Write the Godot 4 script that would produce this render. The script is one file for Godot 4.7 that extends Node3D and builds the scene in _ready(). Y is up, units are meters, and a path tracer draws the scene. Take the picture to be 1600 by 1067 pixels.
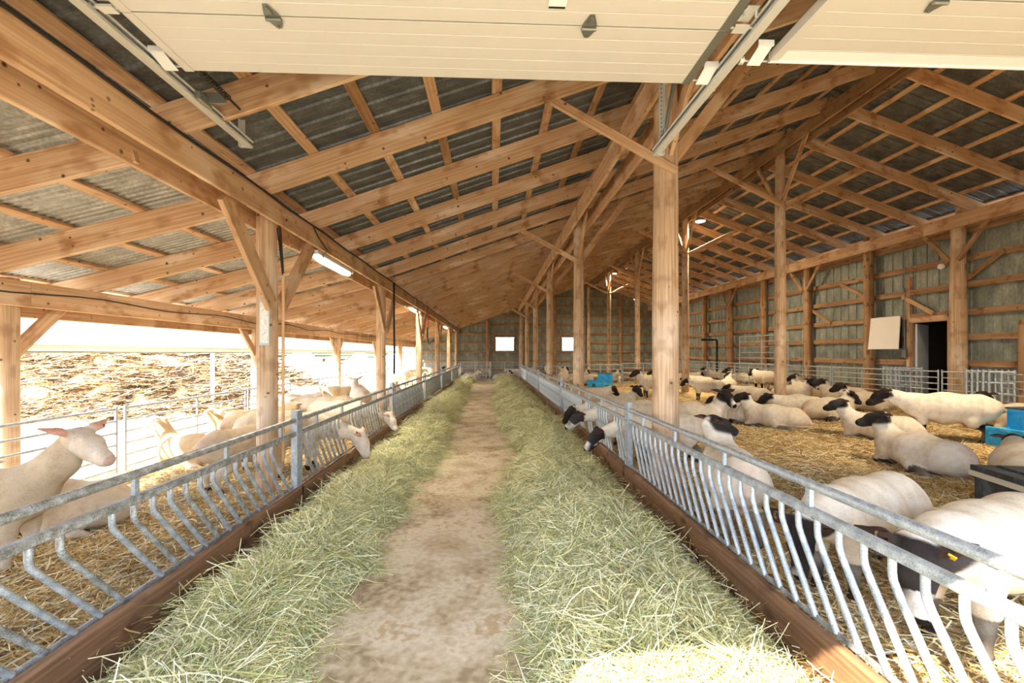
extends Node3D
# Timber pole barn with a central feed alley between two sheep pens.
# World: x to the right of the alley, y up, z = -depth into the barn. The camera stands just inside the front doorway.

const EYE := 1.65          # camera height above the alley slab
const FOC := 700.0         # focal length in pixels of the 1600 x 1067 frame
const BAY := 4.88
const FAR_END := 29.55     # depth of the far gable wall
const FRONT := -0.25       # depth of the front wall
const ROW_L := -2.40
const ROW_R := 1.85
const RIDGE := 6.34
const WALL_R := 10.57
const ROW_O := -4.97
const PITCH := 0.355
const FENCE_L := -1.95
const FENCE_R := 1.60
const NTH := ["first", "second", "third", "fourth", "fifth", "sixth", "seventh", "eighth", "ninth", "tenth", "eleventh", "twelfth"]

var M := {}
var rng := RandomNumberGenerator.new()
var noise := FastNoiseLite.new()
var board_cache := {}
var used := {}

class Geo:
	var v := PackedVector3Array()
	var n := PackedVector3Array()
	var t := PackedVector2Array()
	var c := PackedColorArray()
	var i := PackedInt32Array()
	func vert(p: Vector3, nn: Vector3, uv: Vector2, col := Color.WHITE) -> int:
		v.append(p); n.append(nn); t.append(uv); c.append(col)
		return v.size() - 1
	func tri(a: int, b: int, d: int) -> void:   # order corrected to clockwise seen from the normal's side
		if (v[b] - v[a]).cross(v[d] - v[a]).dot(n[a] + n[b] + n[d]) > 0.0:
			i.append(a); i.append(d); i.append(b)
		else:
			i.append(a); i.append(b); i.append(d)
	func quad(p0: Vector3, p1: Vector3, p2: Vector3, p3: Vector3, nn: Vector3, u0: Vector2, u1: Vector2, u2: Vector2, u3: Vector2, col := Color.WHITE) -> void:
		var a := vert(p0, nn, u0, col)
		var b := vert(p1, nn, u1, col)
		var d := vert(p2, nn, u2, col)
		var e := vert(p3, nn, u3, col)
		tri(a, b, d); tri(a, d, e)
	func box(center: Vector3, size: Vector3, bas := Basis.IDENTITY) -> void:
		var h := size * 0.5
		for ax in 3:
			for s in [-1.0, 1.0]:
				var nn := Vector3.ZERO; nn[ax] = s
				var ua := (ax + 1) % 3
				var va := (ax + 2) % 3
				var ps: Array[Vector3] = []
				var us: Array[Vector2] = []
				for k in [[-1, -1], [1, -1], [1, 1], [-1, 1]]:
					var p := Vector3.ZERO
					p[ax] = s * h[ax]; p[ua] = k[0] * h[ua]; p[va] = k[1] * h[va]
					ps.append(center + bas * p); us.append(Vector2(p[ua], p[va]))
				quad(ps[0], ps[1], ps[2], ps[3], bas * nn, us[0], us[1], us[2], us[3])
	func tube(pts: Array, r, sides := 8, uo := 0.0, capped := true) -> void:
		var side := Vector3.ZERO
		var base := v.size()
		var length := uo
		var m := pts.size()
		for k in m:
			var p: Vector3 = pts[k]
			var d: Vector3
			if k == 0: d = (pts[1] - p)
			elif k == m - 1: d = (p - pts[k - 1])
			else: d = (pts[k + 1] - p).normalized() + (p - pts[k - 1]).normalized()
			d = d.normalized()
			if k == 0:
				side = d.cross(Vector3.UP if absf(d.y) < 0.9 else Vector3.RIGHT).normalized()
			else:
				side = (side - d * side.dot(d)).normalized()
				length += (p - pts[k - 1]).length()
			var up := side.cross(d)
			var rr: float = r[k] if r is Array else r
			for s in sides + 1:
				var a := TAU * s / sides
				var nn := side * cos(a) + up * sin(a)
				vert(p + nn * rr, nn, Vector2(length, a * rr))
		for k in m - 1:
			for s in sides:
				var q := base + k * (sides + 1) + s
				tri(q, q + 1, q + sides + 2); tri(q, q + sides + 2, q + sides + 1)
		if capped:
			for e in [0, m - 1]:
				var d: Vector3 = (pts[0] - pts[1]).normalized() if e == 0 else (pts[m - 1] - pts[m - 2]).normalized()
				var cidx := vert(pts[e], d, Vector2.ZERO)
				var st := v.size()
				for s in sides:
					vert(v[base + e * (sides + 1) + s], d, Vector2.ZERO)
				for s in sides:
					tri(cidx, st + s, st + (s + 1) % sides)
	func mesh(colours := false) -> ArrayMesh:
		var a := []
		a.resize(Mesh.ARRAY_MAX)
		a[Mesh.ARRAY_VERTEX] = v
		a[Mesh.ARRAY_NORMAL] = n
		a[Mesh.ARRAY_TEX_UV] = t
		if colours: a[Mesh.ARRAY_COLOR] = c
		a[Mesh.ARRAY_INDEX] = i
		var m := ArrayMesh.new()
		m.add_surface_from_arrays(Mesh.PRIMITIVE_TRIANGLES, a)
		return m

# ---------------------------------------------------------------- naming and tree helpers
func numbered(called: String) -> String:
	var k: int = used.get(called, 0)
	used[called] = k + 1
	return called if k == 0 else "%s_%03d" % [called, k]

func tag(o: Node, label: String, category := "", group := "", kind := "") -> Node:
	o.set_meta("label", label)
	if category: o.set_meta("category", category)
	if group: o.set_meta("group", group)
	if kind: o.set_meta("kind", kind)
	return o

func thing(called: String, label: String, category: String, at := Vector3.ZERO, turn := 0.0, group := "", kind := "") -> Node3D:
	var o := Node3D.new()
	o.name = numbered(called)
	add_child(o)
	o.position = at
	o.rotation.y = turn
	tag(o, label, category, group, kind)
	return o

func part(called: String, mesh: Mesh, mat: Material, parent: Node, at := Transform3D.IDENTITY) -> MeshInstance3D:
	var o := MeshInstance3D.new()
	o.mesh = mesh
	o.material_override = mat
	o.cast_shadow = GeometryInstance3D.SHADOW_CASTING_SETTING_ON
	if parent == self:
		o.name = numbered(called)
		add_child(o)
	else:
		o.name = called
		parent.add_child(o, true)
	o.transform = at
	return o

func copy_of(o: Node3D, label := "") -> Node3D:
	var r: Node3D = o.duplicate()
	var base: String = str(o.name)
	var cut := base.rfind("_")
	if cut > 0 and base.substr(cut + 1).is_valid_int(): base = base.substr(0, cut)
	r.name = numbered(base)
	add_child(r)
	if label: r.set_meta("label", label)
	return r

# ---------------------------------------------------------------- shapes
func frame_of(a: Vector3, b: Vector3, up := Vector3.UP) -> Transform3D:
	var x := (b - a).normalized()
	if absf(x.dot(up)) > 0.98: up = Vector3(0, 0, 1) if absf(x.z) < 0.9 else Vector3(1, 0, 0)
	var z := x.cross(up).normalized()
	return Transform3D(Basis(x, z.cross(x), z), (a + b) * 0.5)

func board_mesh(l: float, h: float, w: float, variants := 9) -> ArrayMesh:
	var key := "%d_%d_%d_%d" % [roundi(l * 100), roundi(h * 1000), roundi(w * 1000), rng.randi() % variants]
	if board_cache.has(key): return board_cache[key]
	var g := Geo.new()
	var ch := minf(0.006, minf(h, w) * 0.2)
	var hy := h * 0.5
	var hz := w * 0.5
	var pr := [Vector2(-hy + ch, hz), Vector2(hy - ch, hz), Vector2(hy, hz - ch), Vector2(hy, -hz + ch), Vector2(hy - ch, -hz), Vector2(-hy + ch, -hz), Vector2(-hy, -hz + ch), Vector2(-hy, hz - ch)]
	var uo := rng.randf() * 3.0
	var vo := rng.randf()
	var run := vo
	for k in 8:
		var p: Vector2 = pr[k]
		var q: Vector2 = pr[(k + 1) % 8]
		var nn := Vector3(0, (p + q).x, (p + q).y)
		if k % 2 == 0: nn = Vector3(0, 0, signf(p.y)) if k % 4 == 0 else Vector3(0, signf(p.x), 0)
		else: nn = Vector3(0, signf((p + q).x), signf((p + q).y)).normalized()
		var w2 := run + (q - p).length()
		g.quad(Vector3(-l / 2, p.x, p.y), Vector3(l / 2, p.x, p.y), Vector3(l / 2, q.x, q.y), Vector3(-l / 2, q.x, q.y), nn, Vector2(uo, run), Vector2(uo + l, run), Vector2(uo + l, w2), Vector2(uo, w2))
		run = w2
	for s in [-1.0, 1.0]:
		var ids := []
		for k in 8:
			ids.append(g.vert(Vector3(s * l / 2, pr[k].x, pr[k].y), Vector3(s, 0, 0), Vector2(uo + pr[k].x * 0.3, pr[k].y)))
		for k in range(1, 7): g.tri(ids[0], ids[k], ids[k + 1])
	var m := g.mesh()
	board_cache[key] = m
	return m

func board(called: String, a: Vector3, b: Vector3, h: float, w: float, mat: Material, parent: Node, up := Vector3.UP) -> MeshInstance3D:
	return part(called, board_mesh((b - a).length(), h, w), mat, parent, frame_of(a, b, up))

func log_mesh(l: float, r0: float, r1: float, sd: int) -> ArrayMesh:   # upright, base at the origin
	var g := Geo.new()
	var sides := 18
	var rings := 16
	var pos := []
	var bow := Vector2(rng.randf_range(-1, 1), rng.randf_range(-1, 1)) * 0.012
	for k in rings + 1:
		var f := float(k) / rings
		for s in sides + 1:
			var a := TAU * (s % sides) / sides
			var r := lerpf(r0, r1, f) * (1.0 + 0.10 * noise.get_noise_3d(cos(a) * 18 + sd * 7.3, f * l * 22, sin(a) * 18) + 0.06 * noise.get_noise_3d(cos(a) * 40, f * l * 60 + sd * 31.7, sin(a) * 40))
			var off := bow * sin(f * PI) 
			pos.append(Vector3(cos(a) * r + off.x, f * l, sin(a) * r + off.y))
			g.vert(pos[-1], Vector3(cos(a), 0, sin(a)), Vector2(f * l + sd * 0.37, TAU * s / sides * r0))
	for k in rings:
		for s in sides:
			var q := k * (sides + 1) + s
			g.tri(q, q + 1, q + sides + 2); g.tri(q, q + sides + 2, q + sides + 1)
	# bent normals from the uneven surface
	for k in range(0, rings + 1):
		for s in sides + 1:
			var idx := k * (sides + 1) + s
			var sa: Vector3 = pos[k * (sides + 1) + (s + 1) % sides]
			var sb: Vector3 = pos[k * (sides + 1) + (s + sides - 1) % sides]
			var ua: Vector3 = pos[mini(k + 1, rings) * (sides + 1) + s]
			var ub: Vector3 = pos[maxi(k - 1, 0) * (sides + 1) + s]
			var nn := (ua - ub).cross(sa - sb).normalized()
			if nn.dot(g.n[idx]) < 0: nn = -nn
			g.n[idx] = nn
	var top := g.vert(Vector3(0, l, 0), Vector3.UP, Vector2.ZERO)
	var st := g.v.size()
	for s in sides: g.vert(pos[rings * (sides + 1) + s], Vector3.UP, Vector2(0.1, s * 0.05))
	for s in sides: g.tri(top, st + s, st + (s + 1) % sides)
	return g.mesh()

func tube_mesh(pts: Array, r, sides := 8) -> ArrayMesh:
	var g := Geo.new()
	g.tube(pts, r, sides)
	return g.mesh()

func ribbed_sheet(width: float, length: float, pitch: float, depth: float) -> ArrayMesh:
	# steel cladding sheet: lies in the local x (across ribs) / y (along ribs) plane, ribs standing towards +z, a millimetre of steel
	var g := Geo.new()
	var prof: Array[Vector2] = []
	var count := roundi(width / pitch)
	for k in count:
		var x0 := -width / 2 + k * pitch
		var rw := minf(0.03, pitch * 0.3)
		prof.append(Vector2(x0, 0)); prof.append(Vector2(x0 + rw * 0.35, depth)); prof.append(Vector2(x0 + rw * 0.9, depth)); prof.append(Vector2(x0 + rw * 1.25, 0))
		if pitch > 0.15:
			prof.append(Vector2(x0 + pitch * 0.5, 0)); prof.append(Vector2(x0 + pitch * 0.5 + 0.012, depth * 0.2)); prof.append(Vector2(x0 + pitch * 0.5 + 0.03, 0))
	prof.append(Vector2(width / 2, 0)); prof.append(Vector2(width / 2 + 0.01, depth))
	for side in [0, 1]:
		var lift := -0.0008 if side else 0.0
		for k in prof.size() - 1:
			var p := prof[k]
			var q := prof[k + 1]
			var nn := Vector3(-(q - p).y, (q - p).x, 0).normalized()
			var n3 := Vector3(nn.x, 0, nn.y) * (-1.0 if side else 1.0)
			g.quad(Vector3(p.x, -length / 2, p.y + lift), Vector3(q.x, -length / 2, q.y + lift), Vector3(q.x, length / 2, q.y + lift), Vector3(p.x, length / 2, p.y + lift), n3, Vector2(p.x, 0), Vector2(q.x, 0), Vector2(q.x, length), Vector2(p.x, length))
	return g.mesh()

# ---------------------------------------------------------------- textures and materials
func wave(u: float, v: float, su: float, sv: float, z: float) -> float:   # noise that repeats in u
	var a := u * TAU
	return noise.get_noise_3d(cos(a) * su + z * 131.0, sin(a) * su + z * 57.0, v * sv)

func wood_image(sd: float, base: Color, dark: Color, pale: Color, knots: int, stain: float) -> ImageTexture:
	var w := 512
	var h := 192
	var im := Image.create(w, h, false, Image.FORMAT_RGB8)
	var ks := []
	for k in knots: ks.append([rng.randf(), rng.randf(), rng.randf_range(0.004, 0.010), rng.randf_range(0.5, 1.0)])
	for y in h:
		for x in w:
			var u := float(x) / w
			var vv := float(y) / h
			var vm := absf(vv * 2.0 - 1.0)      # mirrored so that it repeats in v
			var warp := wave(u, vm, 14, 60, sd) * 0.05
			var g1 := wave(u, vm + warp, 22, 900, sd + 1.0)
			var g2 := wave(u, vm + warp, 60, 2600, sd + 2.0)
			var big := wave(u, vm, 40, 70, sd + 3.0)
			var st := wave(u, vm, 110, 120, sd + 5.0)
			var c := base.lerp(dark, clampf(0.22 + g1 * 0.42 + g2 * 0.28, 0.0, 0.8))
			c = c.lerp(pale, clampf(big * 0.9, 0.0, 0.55))
			c = c.lerp(dark, clampf((st - 0.18) * stain, 0.0, 0.75))
			for kk in ks:
				var du: float = absf(u - kk[0]); du = minf(du, 1.0 - du)
				var dd := Vector2(du * 3.0, (vv - kk[1]) * 0.5).length()
				if dd < 0.06:
					var e := smoothstep(kk[2] * 2.2, kk[2] * 0.7, dd)
					c = c.lerp(dark * 0.45, e * kk[3])
			im.set_pixel(x, y, c)
	return ImageTexture.create_from_image(im)

func mottled(sd: int, size: int, cols: Array, freq: float, fine := 0.5, stretch := 1.0) -> ImageTexture:
	# blotches between several colours at a coarse and a fine scale, repeating in both directions
	var im := Image.create(size, size, false, Image.FORMAT_RGB8)
	var f := FastNoiseLite.new()
	f.seed = sd; f.frequency = 1.0; f.fractal_octaves = 4
	var grd := Gradient.new()
	grd.offsets = PackedFloat32Array(range(cols.size()).map(func(k): return float(k) / (cols.size() - 1)))
	grd.colors = PackedColorArray(cols)
	var edge := 0.25
	for y in size:
		for x in size:
			var u := float(x) / size
			var v := float(y) / size
			var bu := maxf(0.0, (u - 1.0 + edge) / edge)
			var bv := maxf(0.0, (v - 1.0 + edge) / edge)
			var k := 0.0
			var k2 := 0.0
			for c in 4:      # the last quarter fades into the first, so that the picture repeats
				var su := u - float(c % 2)
				var sv := v - float(c / 2)
				var w := (bu if c % 2 else 1.0 - bu) * (bv if c / 2 else 1.0 - bv)
				if w < 0.001: continue
				k += w * f.get_noise_2d(su * freq * 2.0, sv * freq * 2.0 * stretch)
				k2 += w * f.get_noise_2d(su * freq * 15.0 + 77.0, sv * freq * 15.0 * stretch)
			im.set_pixel(x, y, grd.sample(clampf(0.5 + k * 1.1 * (1.0 - fine * 0.4) + k2 * fine * 0.8, 0.0, 1.0)))
	return ImageTexture.create_from_image(im)

func stalk_image(sd: int, cols: Array, back: Color) -> ImageTexture:
	# a mat of crossing stems seen from above
	var size := 512
	var im := Image.create(size, size, false, Image.FORMAT_RGB8)
	im.fill(back)
	var r := RandomNumberGenerator.new()
	r.seed = sd
	for k in 5200:
		var p := Vector2(r.randf(), r.randf()) * size
		var a := r.randf() * TAU
		var d := Vector2(cos(a), sin(a))
		var bend := r.randf_range(-0.03, 0.03)
		var c: Color = cols[r.randi() % cols.size()]
		for s in r.randi_range(18, 46):
			im.set_pixel(posmod(int(p.x), size), posmod(int(p.y), size), c)
			p += d
			d = d.rotated(bend)
	return ImageTexture.create_from_image(im)

func normal_noise(sd: int, freq: float, strength: float, stretch := Vector2.ONE) -> NoiseTexture2D:
	var f := FastNoiseLite.new()
	f.seed = sd; f.frequency = freq; f.fractal_octaves = 4
	var t := NoiseTexture2D.new()
	t.width = 512; t.height = 512; t.seamless = true; t.noise = f; t.as_normal_map = true; t.bump_strength = strength
	return t

func mat(called: String, col: Color, rough := 0.8, metal := 0.0, tex: Texture2D = null, uv := Vector3.ONE, tri := false, nrm: Texture2D = null, nscale := 1.0) -> StandardMaterial3D:
	var m := StandardMaterial3D.new()
	m.resource_name = called
	m.albedo_color = col
	m.roughness = rough
	m.metallic = metal
	m.albedo_texture = tex
	m.uv1_scale = uv
	m.uv1_triplanar = tri
	if nrm:
		m.normal_enabled = true
		m.normal_texture = nrm
		m.normal_scale = nscale
	M[called] = m
	return m

func hexc(s: String) -> Color: return Color.html(s)

func make_materials() -> void:
	var w1 := wood_image(1.0, hexc("d6b088"), hexc("9a6c43"), hexc("ecd9be"), 16, 1.6)
	var w2 := wood_image(4.0, hexc("d4af88"), hexc("8f613a"), hexc("f5e9d8"), 13, 1.7)
	var w3 := wood_image(7.0, hexc("a9815a"), hexc("5f3d22"), hexc("c6a780"), 12, 2.4)
	var wl := wood_image(9.0, hexc("d6b794"), hexc("84603f"), hexc("ecdcc8"), 12, 1.1)
	var wd := wood_image(12.0, hexc("8f6a4c"), hexc("4a3120"), hexc("b38052"), 6, 2.4)
	var woodn := normal_noise(5, 0.03, 3.0)
	var su := Vector3(1.0 / 3.0, 2.0, 1)
	mat("lumber", Color.WHITE, 0.75, 0, w1, su)
	mat("rafter_lumber", Color.WHITE, 0.78, 0, w2, su)
	mat("old_lumber", Color.WHITE, 0.8, 0, w3, su)
	mat("peeled_log", Color.WHITE, 0.72, 0, wl, Vector3(1.0 / 2.6, 1.6, 1), false, normal_noise(8, 0.012, 4.0), 0.5)
	mat("old_log", Color.WHITE, 0.8, 0, w3, Vector3(1.0 / 2.6, 1.6, 1), false, M.peeled_log.normal_texture, 0.5)
	mat("curb_wood", Color.WHITE, 0.6, 0, wd, Vector3(1.0 / 2.4, 1.8, 1), false, woodn, 0.4)
	mat("roof_steel", Color.WHITE, 0.5, 0.55, mottled(3, 256, [hexc("55585a"), hexc("626567"), hexc("6d7072"), hexc("808386")], 2.2, 0.7), Vector3(0.9, 0.7, 1))
	mat("bounce_lit_steel", Color.WHITE, 0.5, 0.4, mottled(13, 256, [hexc("85837b"), hexc("96958d"), hexc("a3a199"), hexc("b6b4ac")], 2.4, 0.8), Vector3(0.9, 0.7, 1))  # roof steel in paler colours, yard bounce light put into the tone
	mat("wall_steel", Color.WHITE, 0.6, 0.2, mottled(23, 256, [hexc("74776d"), hexc("868a7f"), hexc("939688"), hexc("a5a89c")], 1.6, 0.6), Vector3(0.7, 0.35, 1))
	mat("galvanized", Color.WHITE, 0.42, 0.35, mottled(33, 256, [hexc("868c90"), hexc("9da3a6"), hexc("afb4b6"), hexc("c6cacb")], 3.2, 0.9), Vector3(2.0, 2.0, 2.0))
	mat("worn_galvanized", Color.WHITE, 0.45, 0.3, mottled(34, 256, [hexc("6d6b64"), hexc("8c8c85"), hexc("a5a7a3"), hexc("c0c2be")], 3.2, 0.9), Vector3(2.0, 2.0, 2.0))
	mat("door_panel", hexc("cfcac1"), 0.45, 0.0)
	mat("zinc", hexc("d0d1cc"), 0.32, 0.2)
	mat("dull_zinc", hexc("8f9188"), 0.45, 0.7)
	mat("white_plastic", hexc("f2f1ec"), 0.5)
	mat("spring_steel", hexc("4b4740"), 0.45, 0.8)
	mat("black_cable", hexc("2b211b"), 0.6)
	mat("tan_conduit", hexc("dcae7e"), 0.6)
	mat("red_cable", hexc("9c3b2b"), 0.6)
	var cm := mat("concrete", Color.WHITE, 0.85, 0, mottled(43, 512, [hexc("95805f"), hexc("b39c7a"), hexc("c4b091"), hexc("d6c6aa"), hexc("bb9f7a")], 2.2, 0.6), Vector3(0.36, 0.36, 0.36), false, normal_noise(44, 0.05, 2.0), 0.35)
	var straw_cols := [hexc("dcc083"), hexc("ead4a0"), hexc("cba868"), hexc("b4925a"), hexc("f2e4c2")]
	var hay_cols := [hexc("d4cc90"), hexc("e3daa6"), hexc("b9b77c"), hexc("ece2b2"), hexc("a1a068"), hexc("cac998")]
	var sm := mat("straw_mat", Color.WHITE, 0.95, 0, stalk_image(71, straw_cols, hexc("c6a468")), Vector3(1.1, 1.1, 1.1))
	var hm := mat("hay_mat", Color.WHITE, 0.95, 0, stalk_image(72, hay_cols, hexc("bfba80")), Vector3(1.3, 1.3, 1.3))
	mat("stalks", Color.WHITE, 0.75).vertex_color_use_as_albedo = true
	var ym := mat("yard_dirt", Color.WHITE, 0.95, 0, mottled(53, 256, [hexc("7d6f5d"), hexc("958671"), hexc("a0917b"), hexc("ab9d88")], 2.0, 0.8), Vector3(0.2, 0.2, 0.2))
	var mm := mat("manure", Color.WHITE, 0.95, 0, mottled(63, 512, [hexc("3f2d22"), hexc("684d39"), hexc("9c7c52"), hexc("c6a772"), hexc("dbc494")], 2.6, 0.8), Vector3(0.28, 0.28, 0.28))
	var wool := mat("fleece", Color.WHITE, 0.9, 0, mottled(83, 256, [hexc("d9d2c6"), hexc("efeae2"), hexc("fbf8f3"), hexc("ffffff")], 2.4, 0.8), Vector3(2.2, 2.2, 2.2), true)
	wool.vertex_color_use_as_albedo = true
	wool.metallic_specular = 0.2
	mat("eye_black", hexc("15100d"), 0.15)
	mat("tag_yellow", hexc("f2c31a"), 0.45)
	mat("blue_plastic", Color.WHITE, 0.42, 0, mottled(93, 128, [hexc("0e86c4"), hexc("1a9cd8"), hexc("27a9e2"), hexc("55bfe8")], 2.0, 0.7), Vector3(1.2, 1.2, 1.2))
	mat("black_plastic", Color.WHITE, 0.38, 0, mottled(94, 128, [hexc("23282e"), hexc("2d333a"), hexc("3a424b"), hexc("596069")], 2.2, 0.8), Vector3(1.3, 1.3, 1.3))
	mat("cream_rim", hexc("d8d0b8"), 0.6)
	mat("dark_metal", hexc("1c2026"), 0.5, 0.4)
	mat("white_paint", hexc("eef0f0"), 0.5)
	mat("white_board", hexc("efe6da"), 0.55)
	mat("paper", Color.WHITE, 0.6, 0, mottled(96, 128, [hexc("c9c4b4"), hexc("e6e2d6"), hexc("f1eee5"), hexc("faf8f2")], 3.0, 0.9), Vector3(4, 4, 4))
	mat("clear_frame", hexc("c4cdcf"), 0.3, 0.1)
	var cu := mat("curtain", hexc("f4f1ea"), 0.7)
	cu.backlight_enabled = true; cu.backlight = hexc("b9b2a4")
	var gl := mat("pane_glass", Color(0.9, 0.95, 0.97, 0.12), 0.05)
	gl.transparency = BaseMaterial3D.TRANSPARENCY_ALPHA
	mat("foliage", Color.WHITE, 0.9, 0, mottled(97, 128, [hexc("2f4a22"), hexc("4a6a30"), hexc("6b8a44"), hexc("86a05a")], 3.0, 0.9), Vector3(0.6, 0.6, 0.6), true)
	mat("bark", hexc("6b5645"), 0.95)
	mat("block_wall", hexc("6a5f52"), 0.9)
	mat("rust_red", hexc("7a2f1e"), 0.7)
	mat("lamp_shell", hexc("d9d9d4"), 0.4)
	var lt := mat("lamp_tube_glow", hexc("ffffff"), 0.4)
	lt.emission_enabled = true; lt.emission = hexc("fff8ea"); lt.emission_energy_multiplier = 3.0
	var lh := mat("lamp_disc_glow", hexc("ffffff"), 0.4)
	lh.emission_enabled = true; lh.emission = hexc("fff0cf"); lh.emission_energy_multiplier = 6.0

# ---------------------------------------------------------------- where things stand
func bed_r(x: float) -> float: return 0.17 + 0.30 * clampf((x - 1.9) / 8.6, 0.0, 1.0)   # trampled litter is deeper towards the wall
func bed_l(x: float) -> float: return 0.16 - 0.10 * clampf((-x - 2.6) / 2.4, 0.0, 1.0)
func bed(x: float) -> float: return bed_r(x) if x > 1.6 else (bed_l(x) if x > -5.3 else 0.0)

func ray(px: float, py: float) -> Vector3:   # direction of a pixel; z comes out as depth
	var a := deg_to_rad(2.45)
	var xc := (px - 800.0) / FOC
	return Vector3(xc * cos(a) + sin(a), -(py - 552.0) / FOC, -(cos(a) - xc * sin(a)))

func on_bed(px: float, py: float) -> Vector3:   # where that pixel's sight line meets the litter
	var d := ray(px, py)
	var p := Vector3.ZERO
	var h := 0.2
	for k in 6:
		var s := (EYE - h) / -d.y
		p = Vector3(d.x * s, h, d.z * s)
		h = bed(p.x)
	p.y = h
	return p

func roof_under(x: float) -> float: return 6.25 - PITCH * absf(x - RIDGE)     # underside of the main rafters
func lean_under(x: float) -> float: return 2.99 + 0.26 * (x + 2.6)            # underside of the lean-to rafters

# ---------------------------------------------------------------- camera, sky, sun
func setup_view() -> void:
	var cam := Camera3D.new()
	cam.name = "camera"
	add_child(cam)
	cam.position = Vector3(0, EYE, 0)
	cam.rotation.y = -deg_to_rad(2.45)
	var near := 0.05
	cam.set_frustum(near * 1067.0 / FOC, Vector2(0, near * 18.5 / FOC), near, 400.0)
	cam.current = true
	var env := Environment.new()
	env.background_mode = Environment.BG_SKY
	var sky := Sky.new()
	var sm := ProceduralSkyMaterial.new()
	sm.sky_top_color = Color(0.62, 0.72, 0.86)
	sm.sky_horizon_color = Color(0.93, 0.94, 0.94)
	sm.sky_curve = 0.12
	sm.ground_bottom_color = Color(0.55, 0.5, 0.42)
	sm.ground_horizon_color = Color(0.75, 0.72, 0.66)
	sm.energy_multiplier = 1.0
	sky.sky_material = sm
	env.sky = sky
	env.background_energy_multiplier = 4.2
	env.tonemap_mode = Environment.TONE_MAPPER_LINEAR
	env.tonemap_exposure = 3.55
	env.sdfgi_enabled = true
	env.ssao_enabled = true
	env.ssil_enabled = true
	var we := WorldEnvironment.new()
	we.name = "world_environment"
	we.environment = env
	add_child(we)
	var sun := DirectionalLight3D.new()
	sun.name = "sun"
	add_child(sun)
	sun.look_at_from_position(Vector3.ZERO, Vector3(0.82, -1.0, -0.90), Vector3.UP)
	sun.light_energy = 2.5
	sun.light_color = Color(1.0, 0.95, 0.86)
	sun.light_angular_distance = 0.53
	sun.shadow_enabled = true

# ---------------------------------------------------------------- ground, floor, walls, roof
func grid_mesh(x0: float, x1: float, d0: float, d1: float, nx: int, nd: int, height: Callable) -> ArrayMesh:
	var g := Geo.new()
	for a in nd + 1:
		for b in nx + 1:
			var f := float(a) / nd
			var d := lerpf(d0, d1, f * f if d1 - d0 > 12.0 else f)
			var x := lerpf(x0, x1, float(b) / nx)
			g.vert(Vector3(x, height.call(x, d), -d), Vector3.UP, Vector2(x, d))
	for a in nd:
		for b in nx:
			var q := a * (nx + 1) + b
			g.tri(q, q + 1, q + nx + 2); g.tri(q, q + nx + 2, q + nx + 1)
	for a in nd + 1:
		for b in nx + 1:
			var xa := g.v[a * (nx + 1) + mini(b + 1, nx)] - g.v[a * (nx + 1) + maxi(b - 1, 0)]
			var da := g.v[mini(a + 1, nd) * (nx + 1) + b] - g.v[maxi(a - 1, 0) * (nx + 1) + b]
			var nn := xa.cross(da).normalized()
			g.n[a * (nx + 1) + b] = nn if nn.y > 0 else -nn
	return g.mesh()

func bump(x: float, d: float, s: float) -> float: return noise.get_noise_2d(x * s, d * s)

func bed_height(x: float, d: float) -> float:
	return bed(x) + bump(x, d, 55.0) * 0.05 + bump(x + 40, d, 180.0) * 0.025

func build_ground() -> void:
	var g := Geo.new()
	g.box(Vector3(0, -0.1, -14.5), Vector3(3.9, 0.2, 31.5))
	tag(part("floor", g.mesh(), M.concrete, self), "stained tan concrete floor of the feed alley", "floor", "", "structure")
	g = Geo.new()
	g.box(Vector3(6.15, -0.12, -14.5), Vector3(9.2, 0.16, 30.5))
	g.box(Vector3(-3.6, -0.12, -14.5), Vector3(3.0, 0.16, 30.5))
	tag(part("floor", g.mesh(), M.concrete, self), "concrete pen slabs hidden under the straw on both sides of the alley", "floor", "", "structure")
	var yard := part("ground", grid_mesh(-90, 60, -60, 140, 40, 60, func(x, d): return -0.14 + (0.1 if x < -5.0 else 0.0)), M.yard_dirt, self)
	tag(yard, "pale dry earth yard outside the barn", "ground", "", "structure")

func cut_sheet_wall(parent: Node, along_x: bool, at: float, from: float, to: float, low: float, high: Callable, face: float, material: Material) -> void:
	# wall of upright ribbed sheets 0.9 m wide, each cut to the height above it
	var k := from
	while k < to - 0.02:
		var w := minf(0.9, to - k)
		var mid := k + w / 2
		var top: float = high.call(mid)
		var key := "sheet_%d_%d" % [roundi(w * 100), roundi((top - low) * 100)]
		if not board_cache.has(key): board_cache[key] = ribbed_sheet(w, top - low, minf(0.3, w), 0.022)
		var bas := Basis.IDENTITY if along_x else Basis(Vector3.UP, -PI / 2)
		if face < 0: bas = bas * Basis(Vector3.UP, PI)
		var p := Vector3(mid, (low + top) / 2, -at) if along_x else Vector3(at, (low + top) / 2, -mid)
		part("wall_sheet", board_cache[key], material, parent, Transform3D(bas, p))
		k += w

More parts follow.
